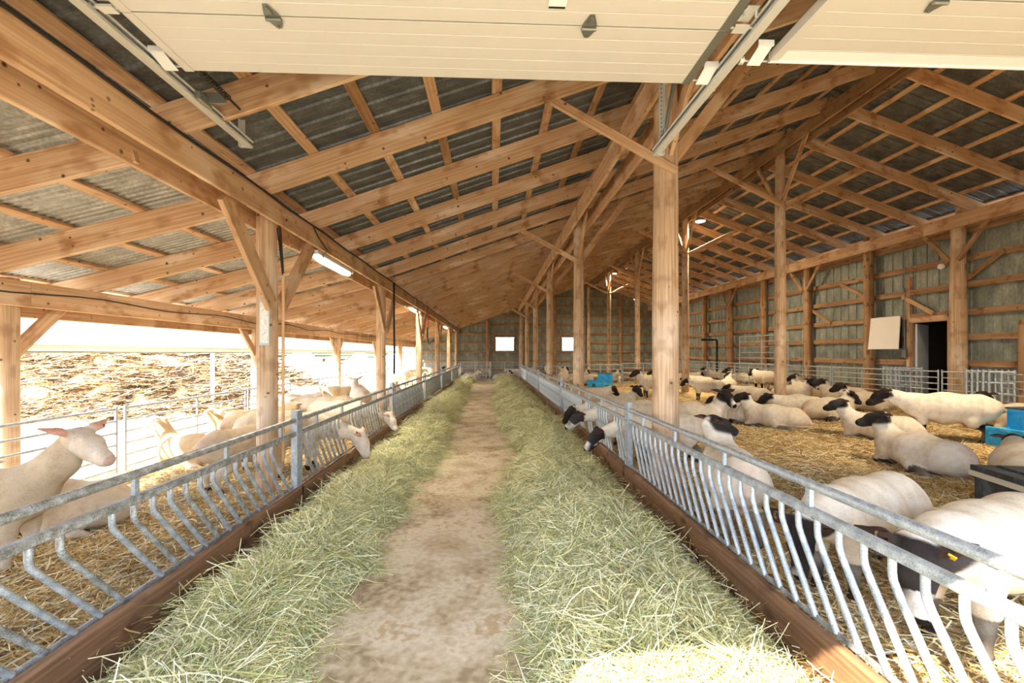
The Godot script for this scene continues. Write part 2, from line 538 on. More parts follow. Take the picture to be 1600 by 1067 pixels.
func build_walls() -> void:
	# right wall: sheets outside, girts across, with a doorway
	var wr := thing("wall_right", "weathered grey-green steel wall with rough wooden girts along the sheep pen", "wall", Vector3.ZERO, 0, "", "structure")
	var top := func(_m): return 4.62
	cut_sheet_wall(wr, false, 10.76, FRONT, 10.08, -0.05, top, 1.0, M.wall_steel)
	cut_sheet_wall(wr, false, 10.76, 10.08, 11.03, 2.44, top, 1.0, M.wall_steel)
	cut_sheet_wall(wr, false, 10.76, 11.03, FAR_END + 0.2, -0.05, top, 1.0, M.wall_steel)
	for hgt in [0.62, 1.42, 2.02, 2.58, 3.20, 3.80, 4.42]:
		for seg in 12:
			var a := FRONT + seg * 2.5
			var b := minf(a + 2.49, FAR_END)
			if hgt < 2.4 and a < 11.03 and b > 10.08:
				if a < 9.96: board("girt", Vector3(10.70, hgt, -a), Vector3(10.70, hgt, -10.0), 0.14, 0.04, M.old_lumber, wr)
				if b > 11.12: board("girt", Vector3(10.70, hgt, -11.11), Vector3(10.70, hgt, -b), 0.14, 0.04, M.old_lumber, wr)
			else:
				board("girt", Vector3(10.70, hgt, -a), Vector3(10.70, hgt, -b), 0.14, 0.04, M.old_lumber, wr)
	# kick boards at the foot of the wall
	for seg in 10:
		var a := FRONT + seg * 3.0
		if a > 8 and a < 11.5: continue
		board("kick_board", Vector3(10.72, 0.36, -a), Vector3(10.72, 0.36, -minf(a + 2.98, FAR_END)), 0.24, 0.04, M.old_lumber, wr)
	for b in [[9.93, 3.14, 8.9, 3.8], [12.05, 3.1, 13.3, 3.75], [13.7, 2.6, 14.9, 3.3]]:
		board("wind_brace", Vector3(10.66, b[1], -b[0]), Vector3(10.66, b[3], -b[2]), 0.10, 0.04, M.old_lumber, wr)
	board("wind_brace", Vector3(10.64, 2.62, -10.4), Vector3(10.64, 3.12, -11.2), 0.10, 0.04, M.lumber, wr)
	# doorway
	var d := thing("door_1", "narrow doorway in the right wall with a white door swung open", "door", Vector3(10.76, 0, -10.555), 0, "", "structure")
	board("door_frame", Vector3(-0.03, -0.05, 0.52), Vector3(-0.03, 2.52, 0.52), 0.14, 0.09, M.lumber, d, Vector3.RIGHT)
	board("door_frame", Vector3(-0.03, -0.05, -0.52), Vector3(-0.03, 3.6, -0.52), 0.14, 0.09, M.lumber, d, Vector3.RIGHT)
	board("door_header", Vector3(-0.03, 2.49, 0.48), Vector3(-0.03, 2.49, -0.48), 0.14, 0.14, M.lumber, d)
	var leaf := board("door_leaf", Vector3(0.42, 0.0, -0.66), Vector3(0.42, 2.4, -0.66), 0.9, 0.045, M.white_paint, d, Vector3(0.857, 0, -0.514))
	var kn := Geo.new()
	kn.tube([Vector3(0, 0, 0), Vector3(0, 0, 0.06)], 0.025, 8)
	part("door_handle", kn.mesh(), M.dull_zinc, leaf, Transform3D(Basis.IDENTITY, Vector3(-0.2, -0.36, 0.02)))
	# dim storeroom behind the doorway
	var sr := thing("wall_back_room", "dark storeroom seen through the open doorway", "wall", Vector3.ZERO, 0, "", "structure")
	var g := Geo.new()
	g.box(Vector3(12.6, -0.1, -10.9), Vector3(3.6, 0.1, 4.2))
	g.box(Vector3(12.6, 2.75, -10.9), Vector3(3.6, 0.1, 4.2))
	g.box(Vector3(12.6, 1.3, -8.85), Vector3(3.6, 2.9, 0.1))
	g.box(Vector3(12.6, 1.3, -12.95), Vector3(3.6, 2.9, 0.1))
	g.box(Vector3(14.4, 1.3, -10.9), Vector3(0.1, 2.9, 4.2))
	part("room_shell", g.mesh(), M.block_wall, sr)
	for k in 5: board("shelf_board", Vector3(14.2, 0.4 + k * 0.45, -9.1), Vector3(14.2, 0.4 + k * 0.45, -12.7), 0.04, 0.3, M.old_lumber, sr)
	# far gable wall
	var we := thing("wall_back", "tall steel gable wall with dark horizontal girts at the far end", "wall", Vector3.ZERO, 0, "", "structure")
	var gable := func(m): return (roof_under(m) if m > -2.6 else lean_under(m)) + 0.27
	cut_sheet_wall(we, true, FAR_END + 0.2, -5.2, 0.17, -0.05, gable, 1.0, M.wall_steel)
	for wx in [[0.17, 1.43], [4.58, 5.86]]:
		cut_sheet_wall(we, true, FAR_END + 0.2, wx[0], wx[1], -0.05, func(_m): return 1.78, 1.0, M.wall_steel)
		var hi := func(m): return (roof_under(m) + 0.27)
		cut_sheet_wall(we, true, FAR_END + 0.2, wx[0], wx[1], 2.70, hi, 1.0, M.wall_steel)
	cut_sheet_wall(we, true, FAR_END + 0.2, 1.43, 4.58, -0.05, gable, 1.0, M.wall_steel)
	cut_sheet_wall(we, true, FAR_END + 0.2, 5.86, 10.76, -0.05, gable, 1.0, M.wall_steel)
	for k in 10:
		var hgt := 0.55 + k * 0.6
		var x0 := -5.0
		if hgt > 2.2: x0 = RIDGE - (6.5 - hgt) / PITCH
		var x1 := minf(10.7, RIDGE + (6.5 - hgt) / PITCH)
		var cuts := [x0, x1]
		if hgt > 1.75 and hgt < 2.72: cuts = [x0, 0.1, 1.5, 4.5, 5.94, x1]
		for c in range(0, cuts.size(), 2):
			var a: float = cuts[c]
			while a < cuts[c + 1] - 0.05:
				var b := minf(a + 2.6, cuts[c + 1])
				board("girt", Vector3(a, hgt, -(FAR_END + 0.14)), Vector3(b, hgt, -(FAR_END + 0.14)), 0.12, 0.04, M.old_lumber, we)
				a += 2.605
	for k in [0, 1]:
		var cx: float = [0.80, 5.22][k]
		var w := thing("window_%d" % (k + 1), ["bright sliding window at the end of the feed alley", "bright sliding window in the gable wall behind the log posts"][k], "window", Vector3(cx, 2.24, -(FAR_END + 0.17)), 0, "", "structure")
		for s in [-1.0, 1.0]:
			board("window_frame", Vector3(s * 0.66, -0.5, 0), Vector3(s * 0.66, 0.5, 0), 0.08, 0.08, M.old_lumber, w, Vector3.RIGHT)
			board("window_frame", Vector3(-0.66, s * 0.5, 0), Vector3(0.66, s * 0.5, 0), 0.08, 0.08, M.old_lumber, w)
			board("sash", Vector3(s * 0.32 - 0.31, 0.42, 0), Vector3(s * 0.32 + 0.31, 0.42, 0), 0.045, 0.03, M.white_paint, w)
			board("sash", Vector3(s * 0.32 - 0.31, -0.42, 0), Vector3(s * 0.32 + 0.31, -0.42, 0), 0.045, 0.03, M.white_paint, w)
			board("sash", Vector3(s * 0.60, -0.42, 0), Vector3(s * 0.60, 0.42, 0), 0.045, 0.03, M.white_paint, w, Vector3.RIGHT)
			var pg := Geo.new()
			pg.box(Vector3(s * 0.31, 0, 0), Vector3(0.56, 0.82, 0.006))
			part("window_pane", pg.mesh(), M.pane_glass, w)
		board("sash", Vector3(0, -0.42, 0), Vector3(0, 0.42, 0), 0.05, 0.04, M.dull_zinc, w, Vector3.RIGHT)
	# front wall behind the camera, with the two big door openings
	var wf := thing("wall_front", "steel front wall around the two overhead door openings", "wall", Vector3.ZERO, 0, "", "structure")
	var ft := func(m): return (roof_under(m) if m > -2.6 else lean_under(m)) + 0.27
	cut_sheet_wall(wf, true, FRONT - 0.1, -5.3, -1.80, -0.05, ft, -1.0, M.wall_steel)  # lean-to end closed too, added out of view to keep the sun out
	cut_sheet_wall(wf, true, FRONT - 0.1, -1.80, 1.22, 2.88, ft, -1.0, M.wall_steel)
	cut_sheet_wall(wf, true, FRONT - 0.1, 1.22, 1.58, -0.05, ft, -1.0, M.wall_steel)
	cut_sheet_wall(wf, true, FRONT - 0.1, 1.58, 4.62, 2.88, ft, -1.0, M.wall_steel)
	cut_sheet_wall(wf, true, FRONT - 0.1, 4.62, 10.76, -0.05, ft, -1.0, M.wall_steel)
	for x in [-1.86, 1.28, 1.52, 4.68]:
		board("door_jamb", Vector3(x, -0.05, -FRONT), Vector3(x, 3.2, -FRONT), 0.14, 0.09, M.lumber, wf, Vector3.RIGHT)
	board("door_header", Vector3(-1.9, 2.97, -FRONT), Vector3(4.7, 2.97, -FRONT), 0.2, 0.09, M.lumber, wf)

func build_roof() -> void:
	var c := thing("ceiling", "open barn roof of ribbed steel on sawn rafters and purlins", "roof", Vector3.ZERO, 0, "", "structure")
	var along := sqrt(1.0 + PITCH * PITCH)
	var up_l := Vector3(-PITCH, 1, 0).normalized()
	var up_r := Vector3(PITCH, 1, 0).normalized()
	var rd := 0.24
	# rafters of the main roof, every quarter bay
	for k in range(0, 25):
		var d := -0.36 + k * BAY / 4.0
		if d > FAR_END: break
		var jig := 0.02 * (k % 3 - 1)
		# left slope: a lower piece from the alley beam, lapped beside an upper piece over the log row
		var a := Vector3(-2.42, roof_under(-2.42) + rd * 0.53, -d)
		var b := Vector3(2.3, roof_under(2.3) + rd * 0.53, -d)
		board("rafter", a, b, rd, 0.042, M.rafter_lumber, c, up_l)
		a = Vector3(1.35, roof_under(1.35) + rd * 0.53, -d - 0.045)
		b = Vector3(RIDGE, roof_under(RIDGE) + rd * 0.53, -d - 0.045)
		board("rafter", a, b, rd, 0.042, M.rafter_lumber, c, up_l)
		a = Vector3(RIDGE - 0.02, roof_under(RIDGE) + rd * 0.53, -d + jig)
		b = Vector3(11.2, roof_under(11.2) + rd * 0.53, -d + jig)
		board("rafter", a, b, rd, 0.042, M.rafter_lumber if k % 3 else M.lumber, c, up_r)
		# blocking between the rafters over the right wall plate
		if k < 24 and k % 2 == 0:
			board("blocking", Vector3(10.52, roof_under(10.52) + 0.12, -d - 0.06), Vector3(10.52, roof_under(10.52) + 0.12, -d - 0.34), 0.20, 0.042, M.lumber, c)
	# lean-to rafters
	var up_n := Vector3(-0.26, 1, 0).normalized()
	for k in range(0, 26):
		var d := -0.10 + k * BAY / 4.0 - 0.25
		if d > FAR_END or d < -0.5: continue
		board("rafter", Vector3(-2.56, lean_under(-2.56) + 0.125, -d), Vector3(-5.55, lean_under(-5.55) + 0.125, -d), rd, 0.042, M.rafter_lumber, c, up_n)
	# purlins
	for bay in 6:
		var d0 := -0.55 if bay == 0 else bay * BAY
		var d1 := (bay + 1) * BAY - 0.01 if bay < 5 else FAR_END + 0.1
		for k in 15:
			var x := RIDGE - 0.25 - k * 0.605
			board("purlin", Vector3(x, roof_under(x) + 0.275, -d0), Vector3(x, roof_under(x) + 0.275, -d1), 0.038, 0.10, M.old_lumber if (k + bay) % 3 == 0 else M.rafter_lumber, c, up_l)
		for k in 8:
			var x := RIDGE + 0.25 + k * 0.605
			board("purlin", Vector3(x, roof_under(x) + 0.275, -d0), Vector3(x, roof_under(x) + 0.275, -d1), 0.038, 0.10, M.lumber, c, up_r)
		for k in 5:
			var x := -2.75 - k * 0.68
			board("purlin", Vector3(x, lean_under(x) + 0.27, -d0), Vector3(x, lean_under(x) + 0.27, -d1), 0.038, 0.10, M.rafter_lumber, c, up_n)
	# steel sheets, ribs running down the slope
	var long_l := (RIDGE + 2.75) * along
	var long_r := (11.3 - RIDGE) * along
	var lean_s := sqrt(1.0 + 0.26 * 0.26)
	var long_n := 3.05 * lean_s
	var m_l := ribbed_sheet(0.91, long_l, 0.228, 0.02)
	var m_r := ribbed_sheet(0.91, long_r, 0.228, 0.02)
	var m_n := ribbed_sheet(0.91, long_n, 0.076, 0.014)
	var xl := (RIDGE - 2.75) / 2
	var xr := (RIDGE + 11.3) / 2
	for k in 34:
		var d := -0.2 + k * 0.91
		if d > FAR_END + 0.4: break
		var down_l := Vector3(-1, -PITCH, 0).normalized()
		var down_r := Vector3(1, -PITCH, 0).normalized()
		var down_n := Vector3(-1, -0.26, 0).normalized()
		# basis: x across ribs (depth), y down the slope, z upwards
		part("roof_sheet", m_l, M.roof_steel, c, Transform3D(Basis(Vector3(0, 0, 1), down_l, Vector3(0, 0, 1).cross(down_l)), Vector3(xl, roof_under(xl) + 0.305, -d)))
		part("roof_sheet", m_r, M.roof_steel, c, Transform3D(Basis(Vector3(0, 0, -1), down_r, Vector3(0, 0, -1).cross(down_r)), Vector3(xr, roof_under(xr) + 0.305, -d)))
		part("roof_sheet", m_n, M.bounce_lit_steel, c, Transform3D(Basis(Vector3(0, 0, 1), down_n, Vector3(0, 0, 1).cross(down_n)), Vector3(-4.1, lean_under(-4.1) + 0.297, -d)))
	var g := Geo.new()
	g.box(Vector3(RIDGE, roof_under(RIDGE) + 0.36, -14.6), Vector3(0.5, 0.02, 31.0))
	part("ridge_cap", g.mesh(), M.roof_steel, c)

# ---------------------------------------------------------------- posts and beams
func knee(p: Node, a: Vector3, b: Vector3, h: float, w: float, material: Material, up := Vector3.UP) -> void:
	board("knee_brace", a, b, h, w, material, p, up)

func build_timber() -> void:
	# beams: two planks, one on each side of a row of posts
	var beams := [
		["support_beam", "long double plank beam over the left feed fence carrying the lamps", ROW_L, 0.175, 2.99, 3.215, 0.045, M.lumber],
		["support_beam", "double plank beam on top of the log posts beside the right feed fence", ROW_R, 0.165, 4.28, 4.60, 0.045, M.lumber],
		["ridge_beam", "double plank ridge beam high above the right sheep pen", RIDGE, 0.14, 5.98, 6.24, 0.045, M.old_lumber],
		["wall_plate", "long timber plate on top of the right wall posts", WALL_R, 0.19, 4.47, 4.76, 0.045, M.lumber],
		["eave_beam", "low double plank eave beam above the open left side", ROW_O, 0.14, 2.13, 2.395, 0.045, M.lumber],
	]
	for b in beams:
		var t := thing(b[0], b[1], "beam", Vector3(b[2], b[4], 0))
		for s in [-1.0, 1.0]:
			var off: float = b[3] * s
			var lo := 0.0
			if b[2] == ROW_O and s < 0: lo = -0.09
			for k in 6:
				var d0 := FRONT if k == 0 else k * BAY + (0.0 if s > 0 else 0.6)
				var d1 := (k + 1) * BAY + (0.0 if s > 0 else 0.6) - 0.004 if k < 5 else FAR_END
				var hh: float = b[5] - b[4]
				if b[2] == RIDGE and s > 0: off = 0.14
				board("plank", Vector3(off, hh / 2 + lo, -d0), Vector3(off, hh / 2 + lo, -d1), hh, b[6], b[7], t)
	# left row of round posts between alley fence and lean-to
	for k in range(0, 7):
		var d := k * BAY - 0.02 + 0.0
		if k == 6: d = FAR_END - 0.1
		if k == 0: d = 0.02 + FRONT
		var p := thing("timber_post", ("round log post behind the left feed fence, %s from the front wall" % NTH[k]) if k != 1 else "round log post with a narrow white sheet pinned to it", "post", Vector3(ROW_L, -0.05, -d), 0, "log posts behind the left feed fence")
		var r0 := 0.108 if k < 2 else 0.105
		part("post_shaft", log_mesh(3.27, r0, r0 * 0.92, 10 + k), M.peeled_log, p)
		if k > 0 and k < 6:
			for s in [-1.0, 1.0]:
				knee(p, Vector3(0.0 + 0.10, 2.20, s * 0.10), Vector3(0.10, 3.06, s * 0.92), 0.19, 0.045, M.lumber, Vector3(1, 0, 0).cross(Vector3(0, 0.7, s * 0.7)))
	# outer row under the eave
	for k in range(0, 7):
		var d := k * BAY - 0.10
		if k == 6: d = FAR_END - 0.1
		var p := thing("timber_post", "round log post under the left eave, %s from the front wall" % NTH[k], "post", Vector3(ROW_O, -0.1, -d), 0, "log posts under the left eave")
		part("post_shaft", log_mesh(2.52, 0.115, 0.105, 30 + k), M.peeled_log, p)
		for s in [-1.0, 1.0]:
			if k == 6: continue
			knee(p, Vector3(0.0, 1.75, s * 0.08), Vector3(0.0, 2.30, s * 0.62), 0.14, 0.045, M.lumber, Vector3(1, 0, 0).cross(Vector3(0, 0.7, s * 0.7)))
	# right row beside the feed fence
	for k in range(0, 7):
		var d := k * BAY - 0.16
		if k == 6: d = FAR_END - 0.15
		if k == 0: d = 0.0 + FRONT
		var p := thing("timber_post", ("tall peeled log post beside the right feed fence, %s from the overhead doors" % NTH[k]) if k != 1 else "thick pale log post with a door track end in front of its top", "post", Vector3(ROW_R, 0.0, -d), 0, "tall log posts along the right feed fence")
		var r0 := 0.140 if k == 1 else 0.118
		part("post_shaft", log_mesh(4.58, r0, r0 * 0.86, 50 + k), M.peeled_log, p)
		if k > 0 and k < 6:
			var lx := 0.62
			knee(p, Vector3(0.06, 3.55, 0.13), Vector3(lx - ROW_R, roof_under(lx) + 0.03, 0.13), 0.09, 0.045, M.lumber)
			var rx := 2.98
			knee(p, Vector3(0.0, 3.62, -0.13), Vector3(rx - ROW_R, roof_under(rx) + 0.03, -0.13), 0.14, 0.045, M.lumber)
			knee(p, Vector3(0.0, 3.75, 0.1), Vector3(0.0, 4.5, 0.85), 0.14, 0.045, M.lumber, Vector3(1, 0, 0).cross(Vector3(0, 0.7, 0.7)))
	# ridge row
	for k in range(0, 7):
		var d := k * BAY - 0.12
		if k == 6: d = FAR_END - 0.1
		if k == 0: d = FRONT + 0.1
		var lampy := k == 3 or k == 5
		var p := thing("timber_post", "%s under the ridge, %s from the front wall" % ["slim lamp-lit log post" if lampy else "tall slim log post", NTH[k]], "post", Vector3(RIDGE, 0.1, -d), 0, "log posts under the ridge")
		part("post_shaft", log_mesh(6.05, 0.125, 0.10, 70 + k), M.peeled_log, p)
		if k > 0 and k < 6:
			for s in [-1.0, 1.0]:
				knee(p, Vector3(s * 0.05, 4.80, 0.12), Vector3(s * 1.72, roof_under(RIDGE + 1.72) - 0.02, 0.12), 0.10, 0.045, M.lumber)
				knee(p, Vector3(0, 4.9, s * 0.1), Vector3(0, 6.0, s * 0.85), 0.10, 0.045, M.lumber, Vector3(1, 0, 0).cross(Vector3(0, 0.7, s * 0.7)))
	# right wall posts every half bay, braced ones at the full bays
	for k in range(0, 12):
		var d := k * BAY / 2.0 - 0.05
		if k == 0: d = FRONT + 0.15
		var braced := k % 2 == 0
		var p := thing("timber_post", "%s log post against the right steel wall, %s of its row from the front" % ["thick braced" if braced else "plain", NTH[k]], "post", Vector3(WALL_R - 0.02, 0.0, -d), 0, "%s log posts along the right wall" % ("braced" if braced else "plain"))
		part("post_shaft", log_mesh(4.9 if not braced else 4.75, 0.165 if k == 4 else 0.125, 0.13 if k == 4 else 0.115, 90 + k), M.old_log if k != 4 else M.peeled_log, p)
		if braced and k > 0:
			for s in [-1.0, 1.0]:
				knee(p, Vector3(-0.12, 3.75, s * 0.1), Vector3(-0.12, 4.5, s * 0.72), 0.10, 0.045, M.old_lumber, Vector3(1, 0, 0).cross(Vector3(0, 0.7, s * 0.7)))
	# short posts against the far wall
	for x in [-0.34, 4.1, 8.5]:
		var p := thing("timber_post", "log post against the far gable wall%s" % {-0.34: ", beside the alley window", 4.1: ", next to the window behind the log posts", 8.5: ", nearest the right wall"}[x], "post", Vector3(x, 0, -FAR_END + 0.05), 0, "log posts against the gable wall")
		part("post_shaft", log_mesh(roof_under(x) + 0.1, 0.12, 0.11, int(110 + x)), M.old_log, p)

# ---------------------------------------------------------------- feed fences
func feed_fence(side: float, d0: float, d1: float, skips: Array, label: String) -> void:
	var x := FENCE_L if side < 0 else FENCE_R
	var lean := 0.36 if side < 0 else -0.25       # the bars slant along the fence
	var f := thing("feed_fence", label, "fence", Vector3(x, 0, -d0), 0, "slant bar feed fence panels")
	var l := d1 - d0
	var top := 0.99
	var mid := 0.855
	part("top_rail", tube_mesh([Vector3(0, top, -0.03), Vector3(0, top, -l + 0.03)], 0.024, 10), M.worn_galvanized if side < 0 else M.galvanized, f)
	board("middle_rail", Vector3(0, mid, -0.03), Vector3(0, mid, -l + 0.03), 0.048, 0.04, M.worn_galvanized if side < 0 else M.galvanized, f)
	for e in [0.03, l - 0.035]:
		var g := Geo.new()
		g.box(Vector3(0, 0.55, -e), Vector3(0.06, 1.04, 0.055))
		g.box(Vector3(0.0, 1.075, -e), Vector3(0.066, 0.012, 0.06))
		for hh in [0.86, 0.99, 0.42]: g.tube([Vector3(-0.04 * side * -1.0, hh, -e), Vector3(0.045 * side * -1.0, hh, -e)], 0.011, 6)
		part("fence_post", g.mesh(), M.galvanized, f)
	var key := "connector"
	if not board_cache.has(key):
		var g := Geo.new()
		g.box(Vector3(0, (top + mid) / 2, 0), Vector3(0.022, top - mid, 0.032))
		board_cache[key] = g.mesh()
	var q := 0.5
	while q < l - 0.3:
		part("rail_spacer", board_cache[key], M.galvanized, f, Transform3D(Basis.IDENTITY, Vector3(0, 0, -q)))
		q += 0.84
	key = "bar_%d" % int(side)
	if not board_cache.has(key):
		board_cache[key] = tube_mesh([Vector3(0, mid - 0.01, 0), Vector3(0, 0.775, 0), Vector3(0, 0.745, -lean * 0.02), Vector3(0, 0.715, -lean * 0.08), Vector3(0.012 * side, 0.335, -lean)], 0.0155, 8)
	var k := 0
	q = 0.10 if side < 0 else 0.33
	while q < (l - 0.42 if side < 0 else l - 0.06):
		if not k in skips:
			part("slant_bar", board_cache[key], M.galvanized if side > 0 or k % 3 else M.worn_galvanized, f, Transform3D(Basis.IDENTITY, Vector3(0, 0, -q)))
		q += 0.138
		k += 1
	# bottom strap the bars are welded to
	board("bottom_strap", Vector3(0.012 * side, 0.335, -0.03), Vector3(0.012 * side, 0.335, -l + 0.03), 0.03, 0.012, M.worn_galvanized, f)

func curb(side: float, d0: float, d1: float, label: String) -> void:
	var x := (FENCE_L if side < 0 else FENCE_R) - side * 0.035
	var t := thing("feed_curb", label, "plank", Vector3(x, 0.07, -(d0 + d1) / 2), 0, "brown curb planks under the feed fences")
	var l := d1 - d0 - 0.03
	# rough sawn plank with an uneven worn top edge
	var g := Geo.new()
	var n := 40
	var rings := []
	for k in n + 1:
		var z := l / 2 - l * k / n
		var hh := 0.265 + 0.012 * noise.get_noise_2d(z * 60.0 + d0 * 100.0, side * 50.0)
		var w := 0.026
		rings.append([Vector3(-w, 0, z), Vector3(-w, hh - 0.012, z), Vector3(-w + 0.01, hh, z), Vector3(w - 0.01, hh, z), Vector3(w, hh - 0.012, z), Vector3(w, 0, z)])
	var nrm := [Vector3(-1, 0, 0), Vector3(-0.7, 0.7, 0), Vector3.UP, Vector3(0.7, 0.7, 0), Vector3(1, 0, 0), Vector3.DOWN]
	var vo := [0.0, 0.26, 0.275, 0.31, 0.325, 0.6, 0.65]
	for k in n:
		for s in 6:
			var u0 := l * k / n + d0
			var u1 := l * (k + 1) / n + d0
			g.quad(rings[k][s], rings[k][(s + 1) % 6], rings[k + 1][(s + 1) % 6], rings[k + 1][s], nrm[s], Vector2(u0, vo[s]), Vector2(u0, vo[s + 1]), Vector2(u1, vo[s + 1]), Vector2(u1, vo[s]))
	part("plank", g.mesh(), M.curb_wood, t)
	for z in [-l / 2 + 0.15, 0.0, l / 2 - 0.15]:
		var b := Geo.new()
		b.box(Vector3(side * 0.005, -0.045, z), Vector3(0.05, 0.05, 0.12))
		part("foot_block", b.mesh(), M.old_lumber, t)

func build_fences() -> void:
	var dl := [0.35, 4.55, 8.76, 12.97, 17.18, 21.39, 25.6]
	for k in 6:
		var sk := []
		if k == 0: sk = [13]
		if k == 1: sk = [9, 10, 23, 24]
		feed_fence(-1, dl[k], dl[k + 1], sk, ["left slant bar feed fence panel next to the overhead door", "left slant bar feed fence panel with sheep necks through it", "left slant bar feed fence panel, %s from the overhead door" % NTH[k]][mini(k, 2)])
		curb(-1, dl[k], dl[k + 1], "brown stained curb plank under the left feed fence, %s from the overhead door" % NTH[k])
	var dr := [0.02, 5.22, 10.42, 15.62, 20.82, 25.9]
	for k in 5:
		var sk := []
		if k == 1: sk = [3, 4, 11, 12, 16, 17]
		feed_fence(1, dr[k], dr[k + 1], sk, ["right slant bar feed fence panel in front of two ewes", "right slant bar feed fence panel with black faces through it", "right slant bar feed fence panel, %s from the overhead door" % NTH[k]][mini(k, 2)])
		curb(1, dr[k], dr[k + 1], "brown stained curb plank under the right feed fence, %s from the overhead door" % NTH[k])

# pipe hurdle: a steel gate panel of horizontal pipes
func hurdle(a: Vector3, b: Vector3, h: float, rails: int, label: String, group: String, r := 0.017, uprights := 2, low := 0.16) -> Node3D:
	var l := (b - a).length()
	var t := thing("pipe_gate", label, "gate", a, atan2(-(b - a).z, (b - a).x), group)
	for k in rails:
		var y := low + (h - low) * k / (rails - 1)
		part("rail", tube_mesh([Vector3(0.02, y, 0), Vector3(l - 0.02, y, 0)], r if k < rails - 1 else r * 1.25, 6), M.galvanized, t)
	for k in uprights + 2:
		var x := 0.02 + (l - 0.04) * k / (uprights + 1)
		part("upright", tube_mesh([Vector3(x, 0.0 if k == 0 or k == uprights + 1 else low, 0.0), Vector3(x, h + (0.04 if k == 0 or k == uprights + 1 else 0.0), 0.0)], r * 1.3, 6), M.galvanized, t)
	return t

func build_hurdles() -> void:
	# outer fence of the left pen
	var nth := -1
	for s in [[0.3, 3.1], [3.1, 5.92], [6.02, 8.9], [8.95, 12.6], [12.65, 16.3], [16.35, 20.0], [20.05, 23.7], [23.75, 27.4]]:
		nth += 1
		hurdle(Vector3(-4.78, 0.0, -s[0]), Vector3(-4.78, 0.0, -s[1]), 0.94, 6, "grey pipe hurdle along the open left side, %s from the front wall" % NTH[nth], "hurdles along the open side", 0.014, 1, 0.18)
	# along the right wall
	for k in 8:
		var d0 := 3.0 + k * 3.0
		hurdle(Vector3(9.35, bed_r(9.3), -d0), Vector3(9.35, bed_r(9.3), -d0 - 2.96), 0.84, 7, "low galvanized hurdle before the right steel wall, %s from the front" % NTH[k], "hurdles along the right wall", 0.012, 2, 0.08)
	# across the pen at the back
	for k in 4:
		var x0 := 1.8 + k * 1.9
		hurdle(Vector3(x0, bed_r(x0), -19.2), Vector3(x0 + 1.88, bed_r(x0), -19.2), 0.92, 5, "galvanized hurdle across the back of the right pen, %s from the feed fence" % NTH[k], "hurdles across the back of the pen", 0.018, 1, 0.12)
	# end of the alley
	for k in 2:
		hurdle(Vector3(-1.9 + k * 1.76, 0.0, -26.4), Vector3(-1.9 + k * 1.76 + 1.72, 0.0, -26.4), 1.15, 6, "pipe gate closing the far end of the feed alley", "gates at the end of the alley", 0.018, 1, 0.15)
	# gates leaning in a bundle by the doorway and stacked beside it
	for k in 5:
		hurdle(Vector3(9.55, bed_r(9.5), -10.6 + k * 0.11), Vector3(9.9, bed_r(9.5), -10.35 + k * 0.11), 0.86, 5, "short galvanized gate leaning in a bundle before the doorway", "short gates stacked by the doorway", 0.018, 1, 0.08)
	for k in 5:
		hurdle(Vector3(9.2, bed_r(9.2), -8.35 + k * 0.1), Vector3(9.45, bed_r(9.2), -8.1 + k * 0.1), 0.88, 5, "short galvanized gate in the stack beside the braced wall post", "short gates stacked by the wall post", 0.018, 1, 0.08)
	# taller gate behind the far hurdles
	hurdle(Vector3(9.9, bed_r(9.9), -17.6), Vector3(9.9, bed_r(9.9), -14.6), 1.85, 9, "tall pipe gate standing by the wall behind the low hurdles", "", 0.014, 1, 0.2)

# ---------------------------------------------------------------- overhead doors
func door_section(width: float, depth: float) -> ArrayMesh:
	# insulated panel lying flat: grooves run across the width on the underside
	var g := Geo.new()
	var n := 5
	var prof: Array[Vector2] = []
	var step := depth / n
	for k in n:
		var z := -depth / 2 + k * step
		prof.append(Vector2(z + 0.003, 0.0016)); prof.append(Vector2(z + 0.006, 0.0)); prof.append(Vector2(z + step - 0.003, 0.0)); prof.append(Vector2(z + step, 0.0016))
	for k in prof.size() - 1:
		var p := prof[k]
		var q := prof[k + 1]
		if q.x <= p.x: continue
		var nn := Vector3(0, -(q.x - p.x), (q.y - p.y)).normalized()
		g.quad(Vector3(-width / 2, p.y, p.x), Vector3(width / 2, p.y, p.x), Vector3(width / 2, q.y, q.x), Vector3(-width / 2, q.y, q.x), nn, Vector2(0, p.x), Vector2(width, p.x), Vector2(width, q.x), Vector2(0, q.x))
	g.box(Vector3(0, 0.026, 0), Vector3(width, 0.038, depth - 0.002))
	return g.mesh()

